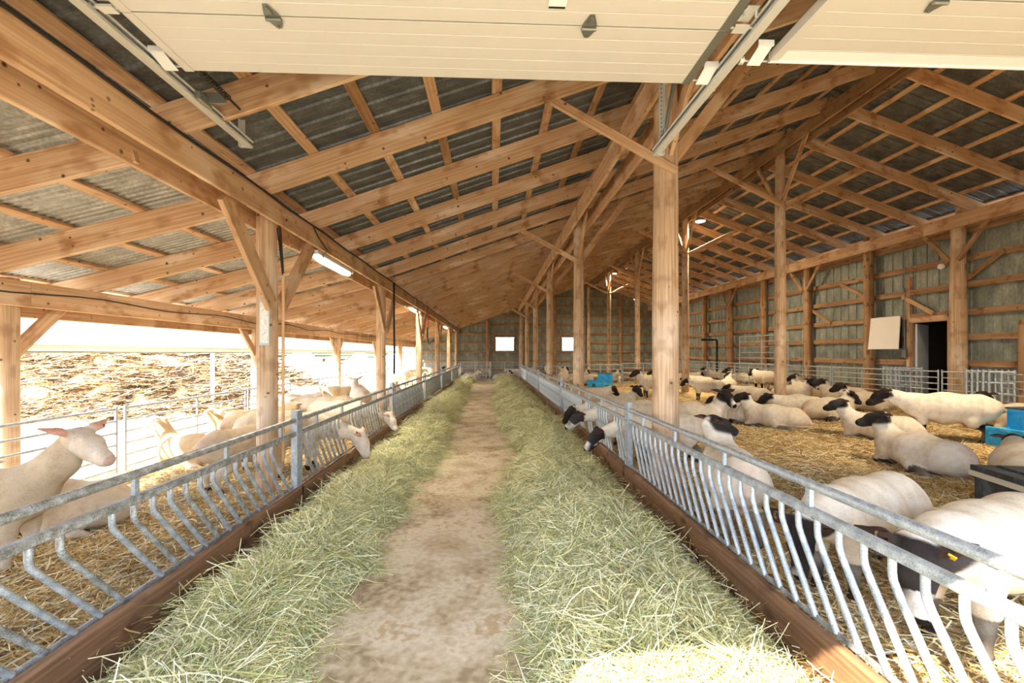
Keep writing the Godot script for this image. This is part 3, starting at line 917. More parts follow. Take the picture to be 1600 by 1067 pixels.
func hinge_mesh() -> ArrayMesh:
	var g := Geo.new()
	var pts := [Vector2(-0.012, 0.085), Vector2(0.012, 0.085), Vector2(0.036, 0.02), Vector2(0.036, -0.02), Vector2(0.012, -0.07), Vector2(-0.012, -0.07), Vector2(-0.036, -0.02), Vector2(-0.036, 0.02)]
	for s in [0.0, -0.004]:
		var ids := []
		for p in pts: ids.append(g.vert(Vector3(p.x, s, p.y), Vector3(0, -1 if s < 0 else 1, 0), p))
		for k in range(1, 7): g.tri(ids[0], ids[k], ids[k + 1])
	for k in 8:
		var p: Vector2 = pts[k]
		var q: Vector2 = pts[(k + 1) % 8]
		var nn := Vector3((p + q).x, 0, (p + q).y).normalized()
		g.quad(Vector3(p.x, 0, p.y), Vector3(q.x, 0, q.y), Vector3(q.x, -0.004, q.y), Vector3(p.x, -0.004, p.y), nn, p, q, q, p)
	g.tube([Vector3(-0.036, -0.011, 0), Vector3(0.036, -0.011, 0)], 0.009, 8)
	g.box(Vector3(0, -0.008, 0.045), Vector3(0.024, 0.008, 0.03))
	for p in [Vector3(0, -0.006, 0.068), Vector3(0, -0.006, -0.055)]: g.tube([p, p + Vector3(0, -0.006, 0)], 0.008, 6)
	return g.mesh()

func track(parent: Node, x: float, y: float, d0: float, d1: float, open: float) -> void:
	# rolled C-channel with lips, opening towards the door
	var g := Geo.new()
	var mid := -(d0 + d1) / 2
	var l := d1 - d0
	g.box(Vector3(x - open * 0.026, y, mid), Vector3(0.003, 0.056, l))
	g.box(Vector3(x, y + 0.028, mid), Vector3(0.052, 0.003, l))
	g.box(Vector3(x, y - 0.028, mid), Vector3(0.052, 0.003, l))
	g.box(Vector3(x + open * 0.026, y - 0.019, mid), Vector3(0.003, 0.018, l))
	g.tube([Vector3(x + open * 0.026, y + 0.02, -d0), Vector3(x + open * 0.026, y + 0.02, -d1)], 0.008, 8)
	part("track", g.mesh(), M.zinc, parent)
	var a := Geo.new()
	a.box(Vector3(x - open * 0.032, y + 0.04, mid), Vector3(0.003, 0.07, l))
	a.box(Vector3(x - open * 0.05, y + 0.075, mid), Vector3(0.04, 0.003, l))
	part("angle_iron", a.mesh(), M.dull_zinc, parent)
	for k in 5:
		var b := Geo.new()
		var dd := lerpf(d0 + 0.2, d1 - 0.12, k / 4.0)
		b.tube([Vector3(x - open * 0.026, y - 0.012, -dd), Vector3(x - open * 0.042, y - 0.012, -dd)], 0.008, 6)
		part("bolt", b.mesh(), M.zinc, parent)

func roller(parent: Node, x: float, y: float, d: float, open: float, plate: bool) -> void:
	var r := Geo.new()
	r.tube([Vector3(x - open * 0.012, y, -d), Vector3(x + open * 0.012, y, -d)], 0.021, 12)
	r.tube([Vector3(x, y, -d), Vector3(x + open * 0.15, y, -d)], 0.0065, 6)
	part("roller", r.mesh(), M.zinc, parent)
	var b := Geo.new()
	if plate:
		b.box(Vector3(x + open * 0.075, y - 0.004, -d + 0.055), Vector3(0.075, 0.005, 0.13), Basis(Vector3.RIGHT, -0.25))
		b.box(Vector3(x + open * 0.075, y + 0.022, -d + 0.115), Vector3(0.085, 0.03, 0.012))
	else:
		b.box(Vector3(x + open * 0.085, y - 0.006, -d), Vector3(0.075, 0.012, 0.05))
		b.box(Vector3(x + open * 0.085, y + 0.02, -d + 0.07), Vector3(0.06, 0.006, 0.10))
		for s in [-0.03, 0.03]: b.tube([Vector3(x + open * 0.085 + s, y + 0.02, -d + 0.09), Vector3(x + open * 0.085 + s, y - 0.01, -d + 0.09)], 0.007, 6)
	part("roller_bracket", b.mesh(), M.white_paint if plate else M.zinc, parent)

func build_doors() -> void:
	var y := 3.30
	var hm := hinge_mesh()
	var doors := [
		["overhead_door", "raised cream sectional door hanging flat above the feed alley", -1.79, 1.20, 2.70],
		["overhead_door", "raised cream sectional door above the right sheep pen", 1.56, 4.62, 2.46],
	]
	for n in 2:
		var q: Array = doors[n]
		var w: float = q[3] - q[2]
		var t := thing(q[0], q[1], "garage door", Vector3((q[2] + q[3]) / 2, y, 0))
		var sm := door_section(w, 0.452)
		var dk: float = q[4]
		var k := 0
		while dk > 0.5:
			part("door_section", sm, M.door_panel, t, Transform3D(Basis.IDENTITY, Vector3(0, 0, -(dk - 0.228))))
			for s in [-1.0, 1.0]:
				var e := Geo.new()
				e.box(Vector3(s * (w / 2 - 0.022), -0.002, -(dk - 0.228)), Vector3(0.048, 0.003, 0.45))
				e.box(Vector3(s * (w / 2 + 0.001), 0.02, -(dk - 0.228)), Vector3(0.003, 0.05, 0.45))
				part("end_stile", e.mesh(), M.door_panel if s < 0 else M.dull_zinc, t)
			dk -= 0.456
			k += 1
			if dk > 0.5:
				for hx in ([-0.78, 0.78] if n == 0 else [0.22, -1.0]):
					part("hinge", hm, M.dull_zinc, t, Transform3D(Basis.IDENTITY, Vector3(hx, -0.003, -dk)))
		if n == 1:
			var e := Geo.new()
			e.box(Vector3(0, 0.004, -(q[4] - 0.03)), Vector3(w, 0.012, 0.1))
			e.box(Vector3(0, 0.022, -q[4] - 0.004), Vector3(w, 0.06, 0.012))
			part("edge_strip", e.mesh(), M.white_paint, t)
		if n == 0:
			var lb := Geo.new()
			lb.box(Vector3(0.60, -0.0035, -2.085), Vector3(0.085, 0.001, 0.085))
			part("maker_sticker", lb.mesh(), M.white_plastic, t)
			for z in [-2.05, -2.122]:
				var lb2 := Geo.new()
				lb2.box(Vector3(0.60, -0.0043, z), Vector3(0.08, 0.001, 0.012))
				part("sticker_print", lb2.mesh(), M.dark_metal, t)
		var tx := w / 2 + 0.15
		var ends := 3.66 if n == 0 else 3.3
		for s in [-1.0, 1.0]:
			if n == 1 and s > 0: continue
			if n == 0 or s > 0:
				track(t, s * tx, 0.015, 0.2, ends, -s)
			for rd in ([q[4] - 0.02 + 0.05 * n, q[4] - 0.46, q[4] - 0.92, q[4] - 1.38]):
				roller(t, s * tx, 0.015, rd, -s, rd > q[4] - 0.1)
		if n == 0:
			# hangers of punched angle from the rafters
			for s in [-1.0, 1.0]:
				var topy: float = roof_under((q[2] + q[3]) / 2 + s * tx) + 0.15 - y
				var h := Geo.new()
				h.box(Vector3(s * (tx + 0.03), topy / 2, -3.62), Vector3(0.036, topy + 0.06, 0.003))
				h.box(Vector3(s * (tx + 0.047), topy / 2, -3.605), Vector3(0.003, topy + 0.06, 0.034))
				part("hanger_angle", h.mesh(), M.zinc, t)
				for k2 in int(topy / 0.035):
					var hole := Geo.new()
					hole.tube([Vector3(s * (tx + 0.03), 0.03 + k2 * 0.035, -3.616), Vector3(s * (tx + 0.03), 0.03 + k2 * 0.035, -3.6175)], 0.005, 6)
					if k2 < 40 and s > 0: part("punched_hole", hole.mesh(), M.dark_metal, t)
				if s > 0:
					part("hanger_angle", tube_mesh([Vector3(tx + 0.05, 0.1, -3.62), Vector3(tx + 0.18, topy, -3.3)], 0.016, 6), M.dull_zinc, t)
			# spring bumper at the left track
			var sp := Geo.new()
			var coil := []
			for k2 in 150:
				var a := k2 * 0.52
				coil.append(Vector3(-tx + 0.2 + cos(a) * 0.017, 0.03 + sin(a) * 0.017, -2.76 - k2 * 0.0018))
			sp.tube(coil, 0.0035, 5)
			part("bumper_spring", sp.mesh(), M.spring_steel, t)
			part("bumper_rod", tube_mesh([Vector3(-tx + 0.2, 0.03, -2.7), Vector3(-tx + 0.2, 0.03, -3.16)], 0.009, 6), M.spring_steel, t)
			var pl := Geo.new()
			pl.box(Vector3(-tx + 0.11, 0.03, -3.03), Vector3(0.15, 0.07, 0.01))
			pl.box(Vector3(-tx + 0.06, 0.0, -3.0), Vector3(0.03, 0.05, 0.12))
			part("bumper_bracket", pl.mesh(), M.dull_zinc, t)

# ---------------------------------------------------------------- hay and straw
func hay_edge(side: float, d: float) -> float:   # where the hay ends towards the alley
	var w := noise.get_noise_2d(d * 28.0, side * 77.0) * 0.28 + noise.get_noise_2d(d * 110.0, side * 19.0) * 0.10
	if side < 0: return -0.98 + w - 0.12 * smoothstep(2.0, 5.0, d) + 0.25 * smoothstep(6.0, 8.0, d) * (1.0 - smoothstep(9.0, 12.0, d)) - 0.06 * smoothstep(3.0, 2.0, d)
	return 0.22 + 0.10 * smoothstep(3.2, 2.0, d) + w * 0.8 - 0.12 * smoothstep(2.5, 3.5, d) * (1.0 - smoothstep(4.5, 7.0, d)) + 0.25 * smoothstep(5.5, 7.5, d) * (1.0 - smoothstep(8.5, 10.0, d)) - 0.1 * smoothstep(9.0, 12.0, d)

func hay_height(side: float, x: float, d: float) -> float:
	var e := hay_edge(side, d)
	var wall := FENCE_L + 0.10 if side < 0 else FENCE_R - 0.10
	var t := (x - e) / (wall - e)
	if t < 0: return -0.02
	var hm := 0.20 + 0.07 * noise.get_noise_2d(d * 35.0, x * 35.0 + side * 90.0) + 0.05 * noise.get_noise_2d(d * 90.0, x * 90.0)
	if side > 0: hm += 0.05
	var dip := 1.0 - 0.7 * smoothstep(0.62, 1.0, t)
	if side < 0 and d < 4.4: dip = 1.0 - 0.72 * smoothstep(0.55, 0.95, t)
	return maxf(0.012, hm * smoothstep(-0.05, 0.38, t) * dip)

func stalk_clump(count: int, spread: float, l0: float, l1: float, wid: float, rise: float, cols: Array, sd: int) -> ArrayMesh:
	var r := RandomNumberGenerator.new()
	r.seed = sd
	var g := Geo.new()
	for k in count:
		var p := Vector3(r.randfn(0, 0.5) * spread, 0, r.randfn(0, 0.5) * spread)
		p.y = r.randf() * rise * 0.7
		var a := r.randf() * TAU
		var l := r.randf_range(l0, l1)
		var d := Vector3(cos(a), r.randfn(0.05, 0.22), sin(a)).normalized()
		var curl := Vector3(-sin(a), r.randfn(-0.25, 0.3), cos(a)) * r.randfn(0, 0.35)
		var side := d.cross(Vector3.UP).normalized().rotated(d, r.randf_range(-0.9, 0.9))
		var c: Color = cols[r.randi() % cols.size()]
		c = c.srgb_to_linear() * r.randf_range(0.74, 1.1)
		var w := wid * r.randf_range(0.6, 1.3)
		var prev := -1
		for s in 4:
			var f := s / 3.0
			var q := p + d * l * (f - 0.5) + curl * l * (f - 0.5) * (f - 0.5)
			q.y = maxf(q.y, -0.015)
			var nn := side.cross(d).normalized()
			if nn.y < 0: nn = -nn
			var ww := w * (1.0 - 0.6 * absf(f - 0.4))
			var i0 := g.vert(q - side * ww, nn, Vector2(0, f), c)
			g.vert(q + side * ww, nn, Vector2(1, f), c)
			if s > 0:
				g.tri(prev, prev + 1, i0 + 1); g.tri(prev, i0 + 1, i0)
			prev = i0
	return g.mesh(true)

func scatter(called: String, parent: Node, mesh: Mesh, spots: Array) -> void:
	var mm := MultiMesh.new()
	mm.transform_format = MultiMesh.TRANSFORM_3D
	mm.use_colors = true
	mm.mesh = mesh
	mm.instance_count = spots.size()
	for k in spots.size():
		var s: Array = spots[k]
		var b := Basis(Vector3.UP, rng.randf() * TAU) * Basis(Vector3.RIGHT, rng.randfn(0, 0.06))
		if s.size() > 3: b = Basis(Quaternion(Vector3.UP, s[3])) * b
		mm.set_instance_transform(k, Transform3D(b.scaled(Vector3.ONE * s[1]), s[0]))
		mm.set_instance_color(k, s[2])
	var o := MultiMeshInstance3D.new()
	o.name = called
	o.multimesh = mm
	o.material_override = M.stalks
	parent.add_child(o, true)
	o.set_meta("kind", "stuff")

func build_hay() -> void:
	var cols := [hexc("ebe2a6"), hexc("f5ecc0"), hexc("d2d094"), hexc("fcf3cc"), hexc("b5b677"), hexc("e0dfae"), hexc("f2e09c"), hexc("989a5c")]
	var clumps := [stalk_clump(280, 0.22, 0.12, 0.34, 0.0022, 0.06, cols, 501), stalk_clump(280, 0.20, 0.10, 0.28, 0.0020, 0.06, cols, 502), stalk_clump(240, 0.24, 0.14, 0.40, 0.0023, 0.08, cols, 503)]
	var wisp := stalk_clump(16, 0.12, 0.08, 0.24, 0.0020, 0.03, cols, 504)
	for side in [-1.0, 1.0]:
		var t := thing("hay_row", "long loose row of pale green hay along the %s feed fence" % ("left" if side < 0 else "right"), "hay", Vector3.ZERO, 0, "", "stuff")
		var wall := FENCE_L + 0.07 if side < 0 else FENCE_R - 0.07
		var inner := -0.55 if side < 0 else -0.1
		var m := grid_mesh(minf(inner, wall), maxf(inner, wall), 0.3, 26.0, 46, 420, func(x, d): return hay_height(side, x, d) - 0.01)
		var b := part("hay_bed", m, M.hay_mat, t)
		b.set_meta("kind", "stuff")
		var wisps := []
		var spots := [[], [], []]
		for zone in [[0.9, 4.0, 360], [4.0, 8.0, 280], [8.0, 15.0, 210], [15.0, 26.0, 140]]:
			for k in zone[2]:
				var d := rng.randf_range(zone[0], zone[1])
				var e := hay_edge(side, d)
				var f := rng.randf()
				var x := lerpf(e + side * 0.04, wall - side * 0.10, f)
				var h := hay_height(side, x, d)
				var sc: float = rng.randf_range(0.8, 1.15) * (1.0 if zone[0] < 8.0 else 1.3)
				if f > 0.93: sc *= 0.7
				var slope := Vector3(hay_height(side, x - 0.06, d) - hay_height(side, x + 0.06, d), 0.12, hay_height(side, x, d + 0.06) - hay_height(side, x, d - 0.06)).normalized()
				spots[rng.randi() % 3].append([Vector3(x, h + 0.004, -d), sc, Color.WHITE, slope])
			for k in int(zone[2] / 3.0):      # wisps strewn on the concrete
				var d := rng.randf_range(zone[0], zone[1])
				var x: float = hay_edge(side, d) - side * absf(rng.randfn(0, 0.09))
				wisps.append([Vector3(x, 0.006, -d), rng.randf_range(0.5, 0.9), Color.WHITE])
		for k in 3: scatter("hay_stems", t, clumps[k], spots[k])
		scatter("hay_wisps", t, wisp, wisps)
	# single stems dropped on the alley
	var one := stalk_clump(1, 0.01, 0.2, 0.3, 0.002, 0.002, cols, 91)
	var few := []
	for k in 130:
		few.append([Vector3(rng.randf_range(-0.9, 0.3), 0.004, -rng.randf_range(1.3, 12.0)), rng.randf_range(0.4, 1.0), Color.WHITE])
	var st := thing("loose_hay", "single hay stems dropped on the concrete alley", "hay", Vector3.ZERO, 0, "", "stuff")
	scatter("hay_stems", st, one, few)

func build_straw() -> void:
	var cols := [hexc("e6cb8c"), hexc("f2dfb0"), hexc("d6b26c"), hexc("c09a58"), hexc("f9edd0"), hexc("a98550")]
	var clumps := [stalk_clump(200, 0.28, 0.06, 0.20, 0.0030, 0.04, cols, 601), stalk_clump(200, 0.30, 0.08, 0.24, 0.0032, 0.05, cols, 602), stalk_clump(180, 0.26, 0.05, 0.15, 0.0030, 0.035, cols, 603)]
	for side in [-1.0, 1.0]:
		var t := thing("straw_bedding", "golden straw bedding covering the %s sheep pen" % ("left open" if side < 0 else "right"), "straw", Vector3.ZERO, 0, "", "stuff")
		var x0 := -5.25 if side < 0 else FENCE_R + 0.03
		var x1 := FENCE_L - 0.03 if side < 0 else 10.66
		var m := grid_mesh(x0, x1, -0.2, FAR_END + 0.1, 30 if side < 0 else 90, 160, func(x, d): return bed_height(x, d))
		part("straw_bed", m, M.straw_mat, t).set_meta("kind", "stuff")
		var spots := [[], [], []]
		var zones := [[0.8, 4.5, 380], [4.5, 9.0, 220], [9.0, 16.0, 110]] if side < 0 else [[0.6, 3.0, 430], [3.0, 6.0, 850], [6.0, 10.0, 800], [10.0, 20.0, 400]]
		for zone in zones:
			for k in zone[2]:
				var d := rng.randf_range(zone[0], zone[1])
				var x := rng.randf_range(x0 + (0.4 if side < 0 else 0.2), minf(x1 - 0.2, 1.7 + d * 1.35) if side > 0 else x1 - 0.2)
				if side < 0 and x < -d * 1.3 - 0.6: continue
				spots[rng.randi() % 3].append([Vector3(x, bed_height(x, d) + 0.004, -d), rng.randf_range(0.8, 1.25), Color.WHITE])
		for k in 3: scatter("straw_stems", t, clumps[k], spots[k])

# ---------------------------------------------------------------- lamps, curtain, fittings
func strip_lamp(d: float, lit: bool, label: String) -> void:
	var t := thing("strip_lamp", label, "lamp", Vector3(ROW_L + 0.03, 2.985, -d), 0, "strip lamps under the left beam")
	var g := Geo.new()
	g.box(Vector3(0, 0, 0), Vector3(0.15, 0.05, 1.50))
	part("lamp_body", g.mesh(), M.lamp_shell, t)
	# rounded translucent cover
	var pts := []
	var rad := []
	for k in 7:
		var f := k / 6.0
		pts.append(Vector3(0, -0.035, 0.73 - 1.46 * f))
		rad.append(0.055 if k > 0 and k < 6 else 0.03)
	part("lamp_cover", tube_mesh(pts, rad, 10), M.lamp_tube_glow if lit else M.white_plastic, t)
	for z in [-0.6, 0.6]:
		var c := Geo.new()
		c.box(Vector3(0.08, -0.02, z), Vector3(0.012, 0.05, 0.03))
		part("clip", c.mesh(), M.dull_zinc, t)
	if lit:
		var l := AreaLight3D.new()
		l.name = "lamp_light"
		t.add_child(l)
		l.area_size = Vector2(0.12, 1.4)
		l.position = Vector3(0, -0.105, 0)
		l.rotation = Vector3(-PI / 2, 0, 0)
		l.light_energy = 3.0
		l.light_color = Color(1.0, 0.96, 0.88)
		l.area_range = 40.0
		l.shadow_enabled = true

func bay_lamp(at: Vector3, label: String, power: float) -> void:
	var t := thing("bay_lamp", label, "lamp", at, 0, "round lamps under the ridge")
	var g := Geo.new()
	g.tube([Vector3(0, 0.22, 0), Vector3(0, 0.16, 0), Vector3(0, 0.15, 0), Vector3(0, 0.05, 0), Vector3(0, 0.0, 0)], [0.03, 0.05, 0.08, 0.15, 0.17], 16)
	part("lamp_shell", g.mesh(), M.dull_zinc, t)
	g = Geo.new()
	g.tube([Vector3(0, -0.002, 0), Vector3(0, -0.012, 0)], 0.15, 16)
	part("lamp_disc", g.mesh(), M.lamp_disc_glow, t)
	part("lamp_chain", tube_mesh([Vector3(0, 0.2, 0), Vector3(-0.1, 0.5, 0)], 0.008, 6), M.dull_zinc, t)
	var l := SpotLight3D.new()
	l.name = "lamp_light"
	t.add_child(l)
	l.position = Vector3(0, -0.03, 0)
	l.rotation = Vector3(-PI / 2, 0, 0)
	l.light_energy = power
	l.light_color = Color(1.0, 0.93, 0.80)
	l.light_size = 0.14
	l.spot_range = 40.0
	l.spot_angle = 80.0
	l.spot_attenuation = 2.0
	l.shadow_enabled = true

func build_fittings() -> void:
	strip_lamp(6.75, true, "long lit strip lamp under the left beam near the log post with the sheet")
	strip_lamp(13.7, true, "lit strip lamp under the left beam between the second and third log posts")
	strip_lamp(22.6, true, "lit strip lamp under the left beam close to the gable wall")
	bay_lamp(Vector3(6.86, 6.02, -14.55), "round lit lamp below the ridge over the yellow lit post", 18.0)
	bay_lamp(Vector3(6.62, 6.02, -24.3), "round lit lamp below the ridge near the gable wall", 18.0)
	bay_lamp(Vector3(6.86, 6.02, -4.85), "added unseen round lamp below the ridge above the raised right door", 18.0)  # lamp out of view, added on the row's spacing to brighten the pen
	# white sheet pinned to the first left log post
	var s := thing("notice_sheet", "narrow white sheet in a clear sleeve pinned to a log post", "sheet", Vector3(ROW_L + 0.055, 1.74, -4.88 + 0.02 + 0.152), 0.12)
	var g := Geo.new()
	g.box(Vector3(0, 0.24, 0), Vector3(0.098, 0.50, 0.006))
	part("sleeve", g.mesh(), M.clear_frame, s)
	g = Geo.new()
	g.box(Vector3(0, 0.225, 0.0045), Vector3(0.078, 0.42, 0.002))
	part("paper", g.mesh(), M.paper, s)
	# conduit and cables on that post
	var c := thing("cable_conduit", "tan cable conduit running down beside the log post with the sheet", "pipe", Vector3(ROW_L + 0.165, 0.5, -4.88 + 0.02 - 0.02))
	part("conduit", tube_mesh([Vector3(0, 0, 0), Vector3(0, 2.0, 0)], 0.016, 8), M.tan_conduit, c)
	part("cable", tube_mesh([Vector3(0, 1.98, 0), Vector3(-0.015, 2.3, 0.01), Vector3(-0.03, 2.5, 0.01), Vector3(0.04, 2.58, 0.0)], 0.012, 6), M.black_cable, c)
	part("cable", tube_mesh([Vector3(0.0, 1.98, 0.01), Vector3(-0.03, 2.3, 0.02), Vector3(-0.05, 2.48, 0.02)], 0.008, 6), M.black_cable, c)
	var w := thing("power_cable", "black cable clipped along the top of the left lamp beam", "cable", Vector3(ROW_L + 0.215, 3.2, 0))
	var pts := []
	for k in 60: pts.append(Vector3(0.002, 0.008 * sin(k * 1.7), -k * 0.49))
	part("cable", tube_mesh(pts, 0.011, 6), M.black_cable, w)
	for d in [5.55, 12.9]:
		part("drop", tube_mesh([Vector3(0.002, 0, -d), Vector3(0.012, -0.1, -d - 0.12), Vector3(0.012, -0.2, -d - 0.45), Vector3(-0.05, -0.23, -d - 0.5)], 0.008, 6), M.black_cable, w)
	var w2 := thing("power_cable", "black cable sagging along the low left eave beam", "cable", Vector3(ROW_O + 0.17, 2.3, 0))
	pts = []
	for k in 80: pts.append(Vector3(0, 0.03 * sin(k * 0.9) - 0.02 * absf(sin(k * 0.32)), -k * 0.36))
	part("cable", tube_mesh(pts, 0.008, 5), M.black_cable, w2)
	var hz := thing("hanging_hose", "dark hose hanging from the left beam by the second log post", "hose", Vector3(ROW_L + 0.24, 1.2, -9.9))
	part("hose", tube_mesh([Vector3(0, 2.0, 0), Vector3(0, 1.2, 0), Vector3(0.01, 0.5, 0), Vector3(0, 0.0, 0)], 0.022, 6), M.dark_metal, hz)
	var rc := thing("hanging_hose", "dark hose end on a red cord hanging by the third log post", "hose", Vector3(ROW_L + 0.24, 1.9, -14.9))
	part("hose", tube_mesh([Vector3(0, 1.1, 0), Vector3(0, 0.3, 0), Vector3(0.05, 0.05, 0), Vector3(0.22, 0.22, 0)], 0.03, 6), M.dark_metal, rc)
	part("cord", tube_mesh([Vector3(0.01, 1.25, 0.05), Vector3(0.0, 0.6, 0.04)], 0.02, 6), M.red_cable, rc)
	# curtain hanging under the eave, rolled at its lower edge
	for k in 6:
		var d0 := k * BAY - 0.3
		var d1 := (k + 1) * BAY - 0.32
		var t := thing("side_curtain", "white roll-up side curtain under the left eave, %s from the front wall" % NTH[k], "curtain", Vector3(-5.18, 1.72, -d0), 0, "roll-up side curtains")
		var l := d1 - d0
		var gg := Geo.new()
		var n := 24
		for a in n:
			for b in 4:
				var z0 := -l * a / n
				var z1 := -l * (a + 1) / n
				var y0 := 0.44 * b / 4.0
				var y1 := 0.44 * (b + 1) / 4.0
				var f := func(z, yy): return Vector3(0.012 * sin(z * 2.3 + d0) + 0.01 * sin(z * 7.0) * (1.0 - yy / 0.44), yy, z)
				gg.quad(f.call(z0, y0), f.call(z1, y0), f.call(z1, y1), f.call(z0, y1), Vector3(1, 0, 0), Vector2(z0, y0), Vector2(z1, y0), Vector2(z1, y1), Vector2(z0, y1))
		part("curtain_sheet", gg.mesh(), M.curtain, t)
		part("curtain_roll", tube_mesh([Vector3(0, 0.0, 0), Vector3(0.004, -0.008, -l / 2), Vector3(0, 0, -l)], 0.045, 12), M.curtain, t)
		part("roll_pipe", tube_mesh([Vector3(0.0, -0.05, 0), Vector3(0.0, -0.05, -l)], 0.016, 8), M.dull_zinc, t)
	# white board on the right wall
	var bd := thing("white_board", "plain white board hung on the right wall beside the doorway", "board", Vector3(10.54, 1.76, -11.62), 0)
	var bf := Geo.new()
	bf.box(Vector3(-0.05, 0.43, 0.0), Vector3(0.02, 0.86, 0.98), Basis(Vector3(0, 0, 1), -0.06))
	part("board_face", bf.mesh(), M.white_board, bd)
	var bk := Geo.new()
	bk.box(Vector3(0.03, 0.42, -0.02), Vector3(0.10, 0.8, 0.9))
	part("board_box", bk.mesh(), M.dark_metal, bd)
	# switch box and conduit on the door frame
	var sb := thing("switch_box", "small grey switch box with conduit on the door frame", "switch", Vector3(10.62, 1.55, -11.12))
	var sg := Geo.new()
	sg.box(Vector3(0, 0.1, 0), Vector3(0.05, 0.2, 0.12))
	part("box", sg.mesh(), M.dull_zinc, sb)
	part("conduit", tube_mesh([Vector3(0, 0.2, 0), Vector3(0, 2.6, 0)], 0.014, 6), M.dull_zinc, sb)
	var lm := thing("wall_lamp", "small pale bulb lamp beside the braced wall post", "lamp", Vector3(10.38, 3.66, -9.95))
	part("bulb", tube_mesh([Vector3(0, 0.06, 0), Vector3(0, 0.03, 0), Vector3(0, -0.02, 0), Vector3(0, -0.06, 0)], [0.03, 0.06, 0.07, 0.03], 12), M.white_plastic, lm)
	var rf := thing("wall_lamp", "small round pale fitting on the conduit over the doorway", "lamp", Vector3(10.6, 3.28, -11.15))
	part("bulb", tube_mesh([Vector3(0, 0.05, 0), Vector3(0, 0.02, 0), Vector3(0, -0.03, 0), Vector3(0, -0.05, 0)], [0.03, 0.055, 0.06, 0.03], 12), M.dull_zinc, rf)

func water_trough(at: Vector3, turn: float, label: String, s := 1.0) -> void:
	var t := thing("water_trough", label, "trough", at, turn, "blue water troughs")
	t.scale = Vector3.ONE * s
	var g := Geo.new()
	var w := 0.9
	var d := 0.5
	var h := 0.27
	# open basin with walls, and a raised valve housing at the back
	g.box(Vector3(0, 0.03, 0), Vector3(w, 0.06, d))
	for z in [-1.0, 1.0]: g.box(Vector3(0, h / 2, z * (d / 2 - 0.02)), Vector3(w, h, 0.04))
	for x in [-1.0, 1.0]: g.box(Vector3(x * (w / 2 - 0.02), h / 2, 0), Vector3(0.04, h, d - 0.08))
	part("basin", g.mesh(), M.blue_plastic, t)
	board("rim", Vector3(-w / 2 - 0.015, h, d / 2), Vector3(w / 2 + 0.015, h, d / 2), 0.05, 0.05, M.blue_plastic, t)
	board("rim", Vector3(-w / 2, h, -d / 2 + 0.02), Vector3(-w / 2, h, d / 2 - 0.02), 0.05, 0.05, M.blue_plastic, t)
	board("valve_housing", Vector3(-0.10, 0.36, -0.10), Vector3(w / 2, 0.36, -0.10), 0.34, 0.30, M.blue_plastic, t)
	board("housing_lid", Vector3(-0.12, 0.54, -0.10), Vector3(w / 2 + 0.02, 0.54, -0.10), 0.025, 0.32, M.black_plastic, t)
	part("drain_plug", tube_mesh([Vector3(-0.22, 0.11, d / 2 - 0.01), Vector3(-0.22, 0.11, d / 2 + 0.012), Vector3(-0.22, 0.11, d / 2 + 0.02)], [0.058, 0.058, 0.04], 16), M.black_plastic, t)
	var wt := Geo.new()
	wt.box(Vector3(0, h - 0.09, 0.0), Vector3(w - 0.09, 0.01, d - 0.09))
	var wm: StandardMaterial3D = M.get("water") if M.has("water") else mat("water", hexc("9fb4b8"), 0.05)
	part("water", wt.mesh(), wm, t)

func build_objects() -> void:
	water_trough(Vector3(7.30, bed_r(7.3) - 0.01, -5.72), 0.08, "bright blue water trough with a drain plug on the straw")
	water_trough(Vector3(4.45, bed_r(4.4) - 0.03, -18.4), -0.3, "blue water trough standing far back by the pen hurdles", 1.1)
	# black tub with a cream rim
	var t := thing("feed_tub", "low black plastic tub with a cream edge on the straw", "tub", Vector3(4.70, bed_r(4.7) - 0.03, -3.32), -0.25)
	board("body", Vector3(-0.55, 0.17, 0), Vector3(0.55, 0.17, 0), 0.34, 0.66, M.black_plastic, t)
	board("edge_band", Vector3(-0.58, 0.36, 0), Vector3(0.58, 0.36, 0), 0.045, 0.72, M.cream_rim, t)
	board("lid", Vector3(-0.57, 0.405, 0), Vector3(0.57, 0.405, 0), 0.05, 0.70, M.black_plastic, t)
	board("lid_panel", Vector3(-0.44, 0.435, 0), Vector3(0.44, 0.435, 0), 0.03, 0.52, M.black_plastic, t)
	# blue frame gate far back by the wall
	var b := thing("gate_frame", "dark blue pipe frame leaning by the wall far back", "gate", Vector3(9.9, bed_r(9.9), -19.4))
	part("frame", tube_mesh([Vector3(0, 0, 0), Vector3(0, 1.75, 0), Vector3(-0.03, 1.8, 0), Vector3(-0.7, 1.8, 0)], 0.045, 8), M.dark_metal, b)
	# small wooden crate block and board by the wall
	var cb := thing("wood_block", "short wooden block lying by the right wall hurdles", "wood", Vector3(9.65, bed_r(9.7), -11.9), 0.3)
	board("block", Vector3(-0.2, 0.1, 0), Vector3(0.2, 0.1, 0), 0.2, 0.14, M.lumber, cb)
	var lp := thing("timber_post", "short stub post leaning at the right wall", "post", Vector3(10.3, 0.3, -8.25), 0, "")
	part("post_shaft", log_mesh(2.0, 0.10, 0.09, 140), M.old_log, lp)

